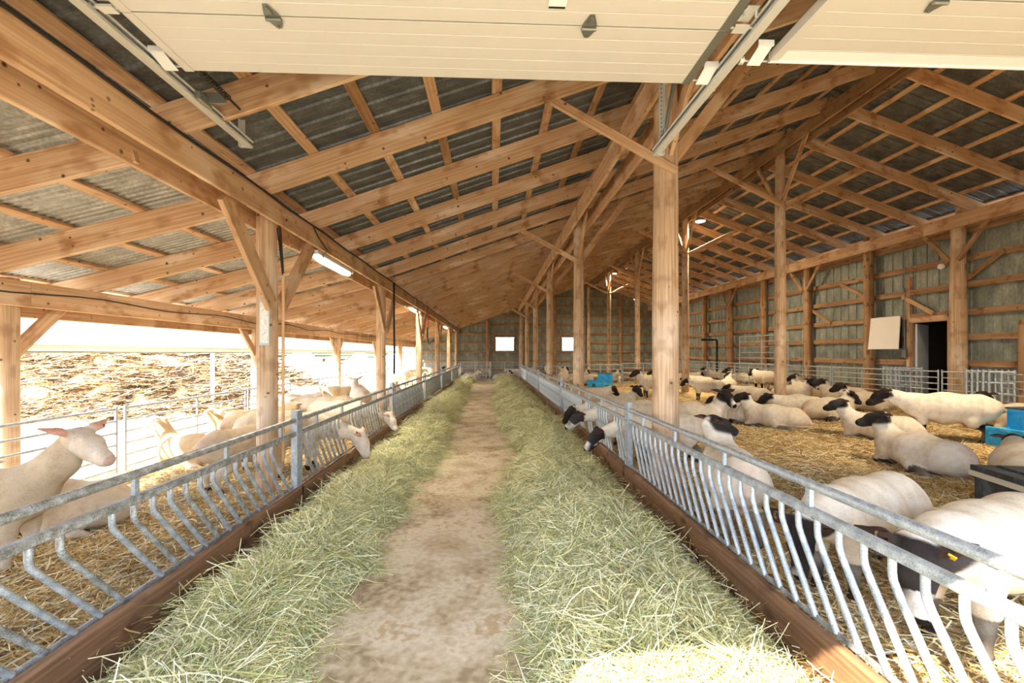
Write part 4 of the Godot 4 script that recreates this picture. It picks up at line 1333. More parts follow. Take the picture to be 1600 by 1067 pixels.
# ---------------------------------------------------------------- the yard outside
func heap_height(x: float, d: float) -> float:
	var q := Vector2((x + 13.6) / 7.4, (d - 16.2) / 4.6)
	var s := clampf(1.15 - q.length() - 0.10 * noise.get_noise_2d(x * 22, d * 22), 0.0, 1.0)
	var q2 := Vector2((x + 10.0) / 2.8, (d - 20.5) / 3.0)
	var s2 := clampf(1.0 - q2.length(), 0.0, 1.0)
	var h := maxf(1.95 * smoothstep(0.0, 0.75, s), 1.2 * smoothstep(0.0, 0.8, s2))
	if h <= 0.001: return -0.06
	return h + (noise.get_noise_2d(x * 60, d * 60) * 0.28 + noise.get_noise_2d(x * 190, d * 190) * 0.16) * minf(1.0, h * 2.0) - 0.06

func build_yard() -> void:
	var t := thing("manure_heap", "big heap of old straw and brown manure out in the sunny yard", "heap", Vector3.ZERO, 0, "", "stuff")
	part("heap_body", grid_mesh(-22.5, -5.9, 11.2, 23.1, 130, 110, func(x, d): return heap_height(x, d)), M.manure, t).set_meta("kind", "stuff")
	var cols := [hexc("d4b27c"), hexc("e8d0a0"), hexc("98744a"), hexc("6b4c35"), hexc("4d3628")]
	var cl := stalk_clump(40, 0.3, 0.15, 0.5, 0.012, 0.12, cols, 701)
	var spots := []
	for k in 2600:
		var x := rng.randf_range(-21, -6.5)
		var d := rng.randf_range(11.4, 19)
		var h := heap_height(x, d)
		if h < 0.02: continue
		spots.append([Vector3(x, h + 0.01, -d), rng.randf_range(0.7, 1.3), Color.WHITE])
	scatter("straw_stems", t, cl, spots)
	# yard fences beyond
	for k in 9:
		var d0 := 17.5 + k * 4.0
		hurdle(Vector3(-8.2, -0.04, -d0), Vector3(-8.2, -0.04, -d0 - 3.9), 1.5, 6, "pale pipe fence out in the yard beyond the heap", "pale pipe fences in the yard", 0.025, 1, 0.3)
	for k in 10:
		hurdle(Vector3(-9.0 - k * 4.0, -0.04, -38.0), Vector3(-12.9 - k * 4.0, -0.04, -38.0), 1.6, 5, "pale pipe fence far across the yard", "pale pipe fences across the yard", 0.03, 1, 0.3)
	for q in [[-8.15, 13.4], [-14.5, 30.0], [-19.5, 33.0], [-26.0, 27.0], [-10.5, 30.0]]:
		var p := thing("yard_pole", "thin pale pole standing in the yard", "pole", Vector3(q[0], -0.05, -q[1]), 0, "poles in the yard")
		part("pole_shaft", tube_mesh([Vector3(0, 0, 0), Vector3(0, 3.4, 0)], 0.05, 8), M.white_plastic, p)
	# trees on the skyline
	var r := RandomNumberGenerator.new()
	r.seed = 77
	for k in 22:
		var at := Vector3(-136.0 + k * 5.6, -0.1, -66.0 - r.randf_range(0, 14))
		var tr := thing("tree", "leafy green tree on the skyline beyond the yard", "tree", at, r.randf() * TAU, "trees on the skyline")
		var hh := r.randf_range(5.0, 8.5)
		part("trunk", tube_mesh([Vector3.ZERO, Vector3(0, hh * 0.6, 0)], [0.25, 0.12], 8), M.bark, tr)
		var g := Geo.new()
		var ns := 18
		var nr := 12
		for a in nr + 1:
			for b in ns + 1:
				var th := PI * a / nr
				var ph := TAU * (b % ns) / ns
				var dir := Vector3(sin(th) * cos(ph), cos(th), sin(th) * sin(ph))
				var rr := 1.0 + 0.35 * noise.get_noise_3d(dir.x * 130 + k * 99, dir.y * 130, dir.z * 130)
				g.vert(Vector3(0, hh * 0.58, 0) + dir * Vector3(2.4, hh * 0.45, 2.4) * rr, dir, Vector2(b, a))
		for a in nr:
			for b in ns:
				var q := a * (ns + 1) + b
				g.tri(q, q + 1, q + ns + 2); g.tri(q, q + ns + 2, q + ns + 1)
		part("crown", g.mesh(), M.foliage, tr)

# ---------------------------------------------------------------- sheep
# A sheep is grown from bones: tapered capsules blended into one skin, meshed as surface nets. It faces +x, hooves on y = 0.
var ba := PackedVector3Array()
var bd := PackedVector3Array()
var bi := PackedFloat32Array()
var br := PackedFloat32Array()
var bs := PackedFloat32Array()
var bz := PackedFloat32Array()
var by := PackedFloat32Array()
var bk := PackedFloat32Array()
var bone_kind := []
var sheep_cache := {}

func bones_clear() -> void:
	ba.clear(); bd.clear(); bi.clear(); br.clear(); bs.clear(); bz.clear(); by.clear(); bk.clear(); bone_kind.clear()

func bone(a: Vector3, ra: float, b: Vector3, rb: float, kind: String, k := 0.05, zs := 1.0, ys := 1.0) -> void:
	var d := (b - a) * Vector3(1, ys, zs)
	ba.append(a); bd.append(d); bi.append(1.0 / maxf(d.length_squared(), 1e-6)); br.append(ra); bs.append(rb - ra); bz.append(zs); by.append(ys); bk.append(k); bone_kind.append(kind)

func field(p: Vector3) -> float:
	var r := 9.0
	for k in ba.size():
		var q := p - ba[k]
		q.z *= bz[k]; q.y *= by[k]
		var h := clampf(q.dot(bd[k]) * bi[k], 0.0, 1.0)
		var d := (q - bd[k] * h).length() - br[k] - bs[k] * h
		var kk := bk[k]
		var e := kk - absf(r - d)
		r = minf(r, d)
		if e > 0.0: r -= e * e * 0.25 / kk
	return r

func field_of(p: Vector3, some: PackedInt32Array) -> float:
	var r := 9.0
	for k in some:
		var q := p - ba[k]
		q.z *= bz[k]; q.y *= by[k]
		var h := clampf(q.dot(bd[k]) * bi[k], 0.0, 1.0)
		var d := (q - bd[k] * h).length() - br[k] - bs[k] * h
		var kk := bk[k]
		var e := kk - absf(r - d)
		r = minf(r, d)
		if e > 0.0: r -= e * e * 0.25 / kk
	return r

func bones_near(p: Vector3, reach: float) -> PackedInt32Array:
	var out := PackedInt32Array()
	for k in ba.size():
		var q := p - ba[k]
		q.z *= bz[k]; q.y *= by[k]
		var h := clampf(q.dot(bd[k]) * bi[k], 0.0, 1.0)
		if (q - bd[k] * h).length() - br[k] - bs[k] * h < reach: out.append(k)
	return out

func nearest_bone(p: Vector3) -> int:
	var r := 9.0
	var best := 0
	for k in ba.size():
		var q := p - ba[k]
		q.z *= bz[k]; q.y *= by[k]
		var h := clampf(q.dot(bd[k]) * bi[k], 0.0, 1.0)
		var d := (q - bd[k] * h).length() - br[k] - bs[k] * h
		if d < r:
			r = d; best = k
	return best

func skin(g: Geo, lo: Vector3, hi: Vector3, cell: float, place: Transform3D, paint: Callable) -> void:
	const BL := 4
	var nb := Vector3i(((hi - lo) / (cell * BL)).ceil())
	var n := nb * BL
	var sx := n.x + 1
	var sxy := sx * (n.y + 1)
	var val := PackedFloat32Array()
	val.resize(sxy * (n.z + 1)); val.fill(99.0)
	var near := cell * BL * 0.9
	var blocks: Array[Vector3i] = []
	for z in nb.z:
		for y in nb.y:
			for x in nb.x:
				var c := lo + (Vector3(x, y, z) + Vector3(0.5, 0.5, 0.5)) * (cell * BL)
				var some := bones_near(c, near * 2.2 + 0.1)
				if some.is_empty() or absf(field_of(c, some)) > near: continue
				blocks.append(Vector3i(x, y, z))
				for k in BL + 1:
					for j in BL + 1:
						var o := (z * BL + k) * sxy + (y * BL + j) * sx + x * BL
						for i2 in BL + 1:
							if val[o + i2] > 98.0:
								val[o + i2] = field_of(lo + Vector3(x * BL + i2, y * BL + j, z * BL + k) * cell, some)
	var ids := {}
	var pts := PackedVector3Array()
	var off := [0, 1, sx, sx + 1, sxy, sxy + 1, sxy + sx, sxy + sx + 1]
	var corner := [Vector3(0, 0, 0), Vector3(1, 0, 0), Vector3(0, 1, 0), Vector3(1, 1, 0), Vector3(0, 0, 1), Vector3(1, 0, 1), Vector3(0, 1, 1), Vector3(1, 1, 1)]
	var edges := [[0, 1], [2, 3], [4, 5], [6, 7], [0, 2], [1, 3], [4, 6], [5, 7], [0, 4], [1, 5], [2, 6], [3, 7]]
	var cells: Array[Vector3i] = []
	for b in blocks:
		for k in BL:
			for j in BL:
				for i2 in BL:
					var x := b.x * BL + i2
					var y := b.y * BL + j
					var z := b.z * BL + k
					var o := z * sxy + y * sx + x
					var neg := 0
					for q in 8:
						if val[o + off[q]] < 0.0: neg += 1
					if neg == 0 or neg == 8: continue
					var sum := Vector3.ZERO
					var cnt := 0
					for e in edges:
						var va: float = val[o + off[e[0]]]
						var vb: float = val[o + off[e[1]]]
						if (va < 0.0) != (vb < 0.0):
							sum += corner[e[0]].lerp(corner[e[1]], va / (va - vb))
							cnt += 1
					ids[o] = pts.size()
					cells.append(Vector3i(x, y, z))
					pts.append(lo + (Vector3(x, y, z) + sum / cnt) * cell)
	var start := g.v.size()
	for p in pts: g.vert(p, Vector3.ZERO, Vector2(p.x, p.y), Color.WHITE)
	var faces := PackedInt32Array()
	for c in cells:
		var o := c.z * sxy + c.y * sx + c.x
		for ax in 3:
			var step: int = [1, sx, sxy][ax]
			if (val[o] < 0.0) == (val[o + step] < 0.0): continue
			var u: int = [sx, sxy, 1][ax]
			var w: int = [sxy, 1, sx][ax]
			if not (ids.has(o - u) and ids.has(o - w) and ids.has(o - u - w)): continue
			var a: int = ids[o]
			var b2: int = ids[o - u]
			var d: int = ids[o - u - w]
			var e: int = ids[o - w]
			if val[o] < 0.0: faces.append_array([a, b2, d, a, d, e])
			else: faces.append_array([a, d, b2, a, e, d])
	var nn := PackedVector3Array()
	nn.resize(pts.size())
	for f in range(0, faces.size(), 3):
		var fn := (pts[faces[f + 1]] - pts[faces[f]]).cross(pts[faces[f + 2]] - pts[faces[f]])
		for q in 3: nn[faces[f + q]] += fn
	# which way the summed normals point: outwards is where the field grows
	var flip := 1.0
	var vote := 0
	for q in range(0, pts.size(), maxi(1, pts.size() / 40)):
		var d2 := field(pts[q] + nn[q].normalized() * cell) - field(pts[q] - nn[q].normalized() * cell)
		vote += 1 if d2 > 0 else -1
	if vote < 0: flip = -1.0
	for q in pts.size():
		var no := (nn[q] * flip).normalized()
		g.c[start + q] = paint.call(pts[q], no)
		g.v[start + q] = place * pts[q]
		g.n[start + q] = (place.basis * no).normalized()
	for f in range(0, faces.size(), 3):
		g.tri(start + faces[f], start + faces[f + 1], start + faces[f + 2])

func sl(s: String) -> Color: return Color.html(s).srgb_to_linear()

func sheep_mesh(q: Dictionary) -> ArrayMesh:
	var lying: bool = q.pose == "lie"
	var black: bool = q.breed == 0
	var sd: float = q.get("seed", 0.0)
	var fat: float = q.get("fat", 1.0)
	var poll: Vector3 = q.poll
	var head := Transform3D(Basis(Vector3.UP, deg_to_rad(q.hy)) * Basis(Vector3(0, 0, 1), deg_to_rad(q.hp)).scaled(Vector3.ONE * 1.1), poll)
	var cell: float = q.get("cell", 0.022)
	bones_clear()
	var wool := "wool"
	if lying:
		bone(Vector3(0.32, 0.27, 0), 0.19, Vector3(0.0, 0.255, 0), 0.235 * fat, wool, 0.08, 0.86, 1.06)
		bone(Vector3(0.0, 0.255, 0), 0.235 * fat, Vector3(-0.36, 0.24, 0), 0.20, wool, 0.08, 0.84, 1.05)
		bone(Vector3(-0.36, 0.24, 0), 0.20, Vector3(-0.46, 0.20, 0), 0.16, wool, 0.08, 0.85)
		bone(Vector3(0.34, 0.30, 0), 0.17, poll.lerp(Vector3(0.40, 0.36, 0), 0.45), 0.105, "neck", 0.09)
		bone(poll.lerp(Vector3(0.40, 0.36, 0), 0.45), 0.105, poll - head.basis.x * 0.07 - head.basis.y * 0.02, 0.078, "neck", 0.06)
		for s in [-1.0, 1.0]:
			bone(Vector3(-0.33, 0.22, s * 0.13), 0.15, Vector3(-0.12, 0.14, s * 0.25), 0.085, wool, 0.07)
			bone(Vector3(-0.12, 0.12, s * 0.26), 0.055, Vector3(-0.36, 0.05, s * 0.30), 0.034, "shank", 0.04)
			bone(Vector3(-0.36, 0.045, s * 0.30), 0.032, Vector3(-0.14, 0.03, s * 0.33), 0.026, "shank", 0.03)
			bone(Vector3(0.30, 0.20, s * 0.12), 0.10, Vector3(0.44, 0.075, s * 0.13), 0.045, wool, 0.06)
			bone(Vector3(0.46, 0.06, s * 0.13), 0.042, Vector3(0.24, 0.04, s * 0.16), 0.028, "shank", 0.03)
		bone(Vector3(-0.58, 0.24, 0), 0.035, Vector3(-0.64, 0.16, 0), 0.025, "tail", 0.05)
	else:
		bone(Vector3(0.34, 0.525, 0), 0.17, Vector3(0.02, 0.51, 0), 0.21 * fat, wool, 0.08, 0.96)
		bone(Vector3(0.02, 0.51, 0), 0.21 * fat, Vector3(-0.36, 0.54, 0), 0.18, wool, 0.08, 0.96)
		bone(Vector3(-0.36, 0.53, 0), 0.185, Vector3(-0.45, 0.52, 0), 0.15, wool, 0.08)
		bone(Vector3(0.36, 0.56, 0), 0.155, poll.lerp(Vector3(0.42, 0.60, 0), 0.5), 0.105, "neck", 0.09)
		bone(poll.lerp(Vector3(0.42, 0.60, 0), 0.5), 0.105, poll - head.basis.x * 0.07 - head.basis.y * 0.02, 0.078, "neck", 0.06)
		var st: float = q.get("stride", 0.0)
		for s in [-1.0, 1.0]:
			var f: float = st * s
			bone(Vector3(0.32, 0.46, s * 0.09), 0.10, Vector3(0.32 + f * 0.4, 0.30, s * 0.11), 0.058, wool, 0.06)
			bone(Vector3(0.32 + f * 0.4, 0.30, s * 0.11), 0.05, Vector3(0.335 + f * 0.7, 0.19, s * 0.11), 0.036, "shank", 0.04)
			bone(Vector3(0.335 + f * 0.7, 0.19, s * 0.11), 0.036, Vector3(0.32 + f, 0.07, s * 0.11), 0.026, "shank", 0.03)
			bone(Vector3(0.32 + f, 0.06, s * 0.11), 0.030, Vector3(0.345 + f, 0.018, s * 0.11), 0.036, "hoof", 0.02)
			bone(Vector3(-0.37, 0.48, s * 0.09), 0.135, Vector3(-0.29 - f * 0.3, 0.33, s * 0.12), 0.085, wool, 0.07)
			bone(Vector3(-0.29 - f * 0.3, 0.33, s * 0.12), 0.075, Vector3(-0.46 - f * 0.7, 0.22, s * 0.115), 0.04, "shank", 0.05)
			bone(Vector3(-0.46 - f * 0.7, 0.22, s * 0.115), 0.038, Vector3(-0.43 - f, 0.07, s * 0.115), 0.027, "shank", 0.03)
			bone(Vector3(-0.43 - f, 0.06, s * 0.115), 0.030, Vector3(-0.41 - f, 0.018, s * 0.115), 0.036, "hoof", 0.02)
		bone(Vector3(-0.56, 0.60, 0), 0.035, Vector3(-0.63, 0.50, 0), 0.026, "tail", 0.05)
		if q.get("udder", true): bone(Vector3(-0.26, 0.32, 0.035), 0.085, Vector3(-0.28, 0.31, -0.035), 0.085, "udder", 0.05)
	var fleece := sl("e6dccb").lerp(sl("c2ac8c"), q.get("dirt_and_dim", 0.2))  # besides soiling, darkens fleece to hold back overexposed ewes in the left pen
	var soil := sl("b59c7c")
	var dark := sl("2b2624")
	var pink := sl("e0aaa2")
	var pale := sl("ddd0c1")
	var kinds := bone_kind.duplicate()
	var g := Geo.new()
	var body_paint := func(p: Vector3, no: Vector3) -> Color:
		var kd: String = kinds[nearest_bone(p)]
		var m := noise.get_noise_3d(p.x * 160 + sd * 50, p.y * 160, p.z * 160)
		var m2 := noise.get_noise_3d(p.x * 45 + sd * 90, p.y * 45, p.z * 45 + 7)
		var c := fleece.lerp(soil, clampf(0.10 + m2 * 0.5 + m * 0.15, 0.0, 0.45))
		if kd == "shank":
			c = dark.lerp(fleece, clampf(0.12 + m * 0.6, 0.0, 0.7)) if black else pale.lerp(soil, clampf(0.3 + m * 0.5, 0.0, 0.8))
		elif kd == "hoof": c = sl("3a3029")
		elif kd == "udder": c = pink.lerp(fleece, 0.25 + m * 0.3)
		elif kd == "tail": c = fleece.lerp(pink, 0.3)
		elif kd == "neck":
			c = c.lerp(sl("f3efe8"), 0.3 if black else 0.0)
			if black:
				var hx := (p - poll).dot(head.basis.x.normalized()) + m * 0.05 + (p - poll).dot(head.basis.y) * 0.2
				c = c.lerp(dark.lerp(sl("5a5452"), clampf(0.15 + m * 0.5, 0.0, 0.6)), smoothstep(-0.125, -0.095, hx) * smoothstep(-0.09, -0.05, (p - poll).dot(head.basis.y)))
		if kd == "wool" and p.x < -0.48 and absf(p.z) < 0.07: c = c.lerp(pink, 0.22)
		return c
	var lo := Vector3(-0.75, -0.03, -0.42)
	var hi := Vector3(maxf(0.62, poll.x + 0.14), maxf(0.80, poll.y + 0.16), maxf(0.42, absf(poll.z) + 0.15))
	lo.z = -hi.z
	lo.y = minf(-0.03, poll.y - 0.15)
	if not lying: lo.x = -0.78
	skin(g, lo, hi, cell, Transform3D.IDENTITY, body_paint)
	# head, in its own frame: muzzle along +x
	bones_clear()
	bone(Vector3(-0.03, 0.0, 0), 0.072, Vector3(0.08, 0.0, 0), 0.064, "skull", 0.04, 1.08)
	bone(Vector3(0.08, -0.005, 0), 0.058, Vector3(0.19, -0.035, 0), 0.040, "muzzle", 0.04, 1.12)
	bone(Vector3(0.19, -0.035, 0), 0.040, Vector3(0.215, -0.042, 0), 0.036, "nose", 0.03)
	bone(Vector3(0.0, -0.05, 0), 0.052, Vector3(0.17, -0.068, 0), 0.026, "jaw", 0.04, 1.15)
	bone(Vector3(0.055, 0.035, 0.036), 0.024, Vector3(0.075, 0.028, 0.04), 0.02, "brow", 0.03)
	bone(Vector3(0.055, 0.035, -0.036), 0.024, Vector3(0.075, 0.028, -0.04), 0.02, "brow", 0.03)
	bone(Vector3(-0.03, 0.0, 0), 0.070, Vector3(-0.065, -0.02, 0), 0.066, "nape", 0.05)
	var perk: float = q.get("perk", 0.0)
	for s in [-1.0, 1.0]:
		bone(Vector3(-0.035, 0.035, s * 0.055), 0.022, Vector3(-0.06, 0.045 + perk * 0.4, s * 0.115), 0.036, "ear", 0.03, 1.0, 2.2)
		bone(Vector3(-0.06, 0.045 + perk * 0.4, s * 0.115), 0.036, Vector3(-0.09, 0.03 + perk, s * 0.20), 0.012, "ear", 0.03, 1.0, 2.2)
	var hk := bone_kind.duplicate()
	var blaze: float = q.get("blaze", 0.0)
	var head_paint := func(p: Vector3, no: Vector3) -> Color:
		var kd: String = hk[nearest_bone(p)]
		var m := noise.get_noise_3d(p.x * 260 + sd * 70, p.y * 260, p.z * 260)
		var c := dark.lerp(sl("5a5452"), clampf(0.15 + m * 0.5, 0.0, 0.6))
		if black:
			var white := smoothstep(-0.085, -0.115, p.x + m * 0.05 - p.y * 0.2)
			if kd == "jaw": white = maxf(white, smoothstep(0.05, 0.0, p.x + m * 0.06) * smoothstep(-0.03, -0.06, p.y))
			c = c.lerp(fleece.lerp(sl("f3efe8"), 0.5), white)
			if kd == "ear": c = c.lerp(sl("3f2f29") if no.y > 0 else sl("6e4c42"), smoothstep(0.065, 0.085, absf(p.z)))
			if blaze > 0.0:
				var far := p.x * 4.0 + m * 1.2 - absf(p.z) * 6.0 - 0.45
				if (kd == "muzzle" or kd == "nose" or kd == "jaw") and far + blaze > 0.35: c = c.lerp(sl("e6dfd8"), clampf((far + blaze - 0.35) * 2.0, 0.0, 0.9))
				if kd == "jaw" and m > 0.05 - blaze * 0.3: c = c.lerp(sl("d8d0c8"), 0.7)
			if kd == "nose" and p.x > 0.232: c = sl("241d1b")
		else:
			c = pale.lerp(sl("d5c4b5"), clampf(0.3 + m * 0.6, 0.0, 0.8))
			if kd == "ear": c = c.lerp(sl("dfa997") if no.x > -0.1 else pale, smoothstep(0.07, 0.1, absf(p.z)))
			if p.x + m * 0.03 > 0.215: c = sl("cfae9f").lerp(sl("8a6f66"), clampf(0.2 + m, 0.0, 0.7))
			if kd == "nape": c = fleece
		return c
	skin(g, Vector3(-0.18, -0.14, -0.24), Vector3(0.27, 0.16, 0.24), (cell * 0.58 if cell > 0.021 else minf(0.0105, cell * 0.6)), head, head_paint)
	return g.mesh(true)

func sheep(q: Dictionary) -> Node3D:
	var poll: Vector3 = q.poll
	var key := str([q.pose, q.breed, poll, q.hy, q.hp, q.get("seed", 0), q.get("cell", 0.022), q.get("fat", 1.0), q.get("stride", 0), q.get("blaze", 0), q.get("perk", 0)])
	if not sheep_cache.has(key): sheep_cache[key] = sheep_mesh(q)
	var at: Vector3 = q.at
	var t := thing("sheep", q.label, "sheep", at, deg_to_rad(q.turn), q.get("group", ""))
	t.scale = Vector3.ONE * q.get("size", 0.92)
	var body := part("body", sheep_cache[key], M.fleece, t)
	var head := Transform3D(Basis(Vector3.UP, deg_to_rad(q.hy)) * Basis(Vector3(0, 0, 1), deg_to_rad(q.hp)).scaled(Vector3.ONE * 1.1), poll)
	if not board_cache.has("eye"):
		var e := Geo.new()
		e.tube([Vector3(0, 0, -0.012), Vector3(0, 0, -0.009), Vector3(0, 0, 0), Vector3(0, 0, 0.009), Vector3(0, 0, 0.012)], [0.002, 0.009, 0.0125, 0.009, 0.002], 10)
		board_cache["eye"] = e.mesh()
	for s in [-1.0, 1.0]:
		part("eye", board_cache["eye"], M.eye_black, body, head * Transform3D(Basis.IDENTITY, Vector3(0.077, 0.022, s * 0.054)))
	if q.get("tagged", 0) != 0:
		var s: float = q.tagged
		var tg := Geo.new()
		tg.box(Vector3.ZERO, Vector3(0.006, 0.035, 0.028))
		part("ear_tag", tg.mesh(), M.tag_yellow, body, head * Transform3D(Basis(Vector3.UP, 0.5 * s), Vector3(-0.02, 0.05, s * 0.11)))
	return t

func build_sheep() -> void:
	var P := "lie"
	var S := "stand"
	var up_l := Vector3(0.56, 0.60, 0)          # head raised while lying
	var low_l := Vector3(0.66, 0.42, 0)         # head resting forward
	var up_s := Vector3(0.66, 0.86, 0)          # standing, head up
	var lvl := Vector3(0.74, 0.68, 0)           # standing, head level
	var list := []
	# ---- right pen, black faced
	list.append({at = on_bed(1478, 690), turn = 146, pose = S, breed = 0, poll = lvl, hy = 4, hp = -28, cell = 0.019, fat = 1.08, seed = 1, stride = 0.07, size = 0.98, label = "shorn white ewe with black head and legs standing side on before the doorway"})
	list.append({at = on_bed(1436, 736), turn = 94, pose = P, breed = 0, poll = up_l, hy = 62, hp = -10, cell = 0.019, seed = 2, size = 0.92, label = "black faced ewe lying on the straw in front of the standing ewe"})
	list.append({at = on_bed(1372, 688), turn = 132, pose = P, breed = 0, poll = up_l, hy = 30, hp = -12, cell = 0.024, seed = 3, size = 0.88, label = "black faced ewe lying behind another one with its ear sticking out"})
	list.append({at = on_bed(1296, 656), turn = 8, pose = P, breed = 0, poll = Vector3(0.54, 0.52, 0), hy = -20, hp = -32, cell = 0.026, seed = 4, label = "black faced ewe lying with its head turned towards the doorway"})
	list.append({at = on_bed(1352, 644), turn = 172, pose = P, breed = 0, poll = up_l, hy = 10, hp = -12, cell = 0.026, seed = 5, label = "ewe lying by the wall hurdles with a black head raised"})
	list.append({at = on_bed(1318, 632), turn = 168, pose = P, breed = 0, poll = up_l, hy = 0, hp = -5, cell = 0.026, seed = 6, label = "ewe lying close behind another with its black head above it"})
	list.append({at = on_bed(1238, 628), turn = -70, pose = P, breed = 0, poll = up_l, hy = -10, hp = -30, cell = 0.026, seed = 7, blaze = 0.4, label = "ewe lying behind the slim log post with a dark blazed face"})
	list.append({at = on_bed(1262, 622), turn = 95, pose = P, breed = 0, poll = up_l, hy = 20, hp = -10, cell = 0.029, seed = 8, label = "ewe lying with her back turned and black head up by the wall"})
	list.append({at = on_bed(1194, 611), turn = 88, pose = S, breed = 0, poll = lvl, hy = 10, hp = -25, cell = 0.026, seed = 9, label = "ewe standing with her rump turned, left of the slim log post"})
	list.append({at = on_bed(1138, 612), turn = 60, pose = P, breed = 0, poll = up_l, hy = 40, hp = -10, cell = 0.029, seed = 10, label = "ewe lying with a black head raised before the far hurdles"})
	list.append({at = on_bed(1106, 626), turn = 172, pose = S, breed = 0, poll = lvl, hy = -40, hp = -25, cell = 0.026, seed = 11, blaze = 0.5, size = 0.8, label = "ewe standing side on behind the ewe that looks at the alley"})
	list.append({at = on_bed(1082, 672), turn = -38, pose = P, breed = 0, poll = Vector3(0.52, 0.62, 0), hy = -42, hp = -26, cell = 0.016, seed = 12, blaze = 0.5, perk = 0.02, size = 1.08, label = "ewe lying beside the thick pale log post, black face towards the alley"})
	list.append({at = on_bed(1148, 660), turn = 105, pose = P, breed = 0, poll = low_l, hy = 10, hp = -25, cell = 0.026, seed = 13, label = "ewe lying with her back to the alley, head out of sight"})
	list.append({at = on_bed(1172, 630), turn = 120, pose = P, breed = 0, poll = low_l, hy = 10, hp = -20, cell = 0.029, seed = 14, label = "ewe curled up on the straw among the lying group"})
	list.append({at = on_bed(1208, 670), turn = 132, pose = P, breed = 0, poll = up_l, hy = 35, hp = -10, cell = 0.020, seed = 15, label = "black faced ewe lying alone in the middle of the straw"})
	list.append({at = on_bed(1246, 650), turn = 168, pose = P, breed = 0, poll = low_l, hy = 5, hp = -25, cell = 0.026, seed = 16, fat = 1.08, label = "big ewe stretched out asleep behind the lone lying ewe"})
	list.append({at = on_bed(1592, 674), turn = 170, pose = P, breed = 0, poll = up_l, hy = 0, hp = -15, cell = 0.026, seed = 17, label = "ewe lying behind the blue trough with only its back showing"})
	list.append({at = on_bed(1608, 765), turn = 50, pose = P, breed = 0, poll = low_l, hy = 0, hp = -15, cell = 0.024, seed = 18, fat = 1.05, label = "round rumped ewe lying beside the black tub"})
	# behind the right feed fence
	list.append({at = Vector3(1.98, bed_r(2.0), -3.64), turn = 72, pose = S, breed = 0, poll = Vector3(0.62, 0.84, -0.03), hy = -62, hp = -12, cell = 0.016, seed = 19, blaze = 0.2, size = 0.95, label = "ewe standing tight behind the fence at the pale log post, head turned away"})
	list.append({at = Vector3(2.36, bed_r(2.2), -2.76), turn = 203, pose = S, breed = 0, poll = Vector3(0.68, 0.47, 0.0), hy = 24, hp = -62, cell = 0.014, seed = 20, blaze = 0.25, size = 0.92, label = "ewe with lowered mottled dark face looking through the slant bars"})
	list.append({at = Vector3(2.53, bed_r(2.4), -2.18), turn = 200, pose = S, breed = 0, poll = Vector3(0.68, 0.55, 0.0), hy = 36, hp = -55, cell = 0.014, seed = 21, blaze = 0.62, tagged = -1, size = 0.96, label = "ewe with a yellow ear tag and white nose behind the slant bars"})
	# eating through the right fence
	list.append({at = Vector3(2.27, bed_r(2.2), -5.85), turn = 180, pose = S, breed = 0, poll = Vector3(0.98, 0.42, 0), hy = 0, hp = -42, cell = 0.019, seed = 22, blaze = 0.2, label = "ewe reaching over the curb to eat, white neck and dark face, by the fence post"})
	list.append({at = Vector3(2.26, bed_r(2.2), -6.95), turn = 180, pose = S, breed = 0, poll = Vector3(1.02, 0.50, 0), hy = 8, hp = -30, cell = 0.020, seed = 23, blaze = 0.4, label = "second ewe reaching through the right fence to the hay"})
	list.append({at = Vector3(2.28, bed_r(2.2), -7.6), turn = 180, pose = S, breed = 0, poll = Vector3(1.02, 0.52, 0), hy = -20, hp = -45, cell = 0.024, seed = 24, label = "third ewe with an all black head in the hay on the right"})
	list.append({at = on_bed(918, 652), turn = 20, pose = S, breed = 0, poll = lvl, hy = 10, hp = -25, cell = 0.026, seed = 25, label = "ewe standing behind the right fence with her back to the alley hay"})
	list.append({at = on_bed(968, 640), turn = -50, pose = P, breed = 0, poll = up_l, hy = -25, hp = -28, cell = 0.024, seed = 26, label = "ewe lying with a small black face looking towards the alley"})
	list.append({at = on_bed(1024, 622), turn = 182, pose = S, breed = 0, poll = up_s, hy = 10, hp = -20, cell = 0.026, seed = 27, label = "ewe with black legs standing half hidden by the thick pale log post"})
	list.append({at = on_bed(880, 606), turn = 70, pose = S, breed = 0, poll = up_s, hy = -20, hp = -10, cell = 0.029, seed = 28, label = "ewe with a black head standing between the two log posts at the fence"})
	list.append({at = on_bed(1000, 668), turn = 165, pose = P, breed = 0, poll = low_l, hy = 5, hp = -20, cell = 0.026, seed = 29, label = "ewe lying against the right fence beside the thick pale log post"})
	# further back in the right pen
	var far := [[925, 603, 150], [952, 600, 20], [1040, 602, 170], [1075, 598, 10], [1122, 594, 160], [905, 598, 30], [985, 596, 190], [1160, 600, 140], [1270, 618, 175], [1094, 606, 120]]
	for k in far.size():
		list.append({at = on_bed(far[k][0], far[k][1]), turn = far[k][2], pose = P, breed = 0, poll = up_l if k % 3 else low_l, hy = 20.0 if k % 2 else -20.0, hp = -15, cell = 0.034, seed = 40 + k % 3, group = "ewes resting at the back of the right pen", label = "small distant ewe resting at the back of the right pen"})
	# ---- left pen, white faced
	list.append({at = Vector3(-3.62, bed_l(-3.4), -3.18), turn = 14, pose = S, breed = 1, poll = Vector3(0.68, 0.87, 0), hy = -24, hp = -20, perk = 0.06, cell = 0.015, seed = 51, size = 1.02, dirt_and_dim = 0.75, label = "white faced ewe with pink ears standing next to the left fence"})
	list.append({at = Vector3(-3.72, bed_l(-3.6), -3.98), turn = 196, pose = P, breed = 1, poll = up_l, hy = 0, hp = -10, cell = 0.024, seed = 52, dirt_and_dim = 0.6, label = "dirty grey rumped ewe lying behind the standing pink eared ewe"})
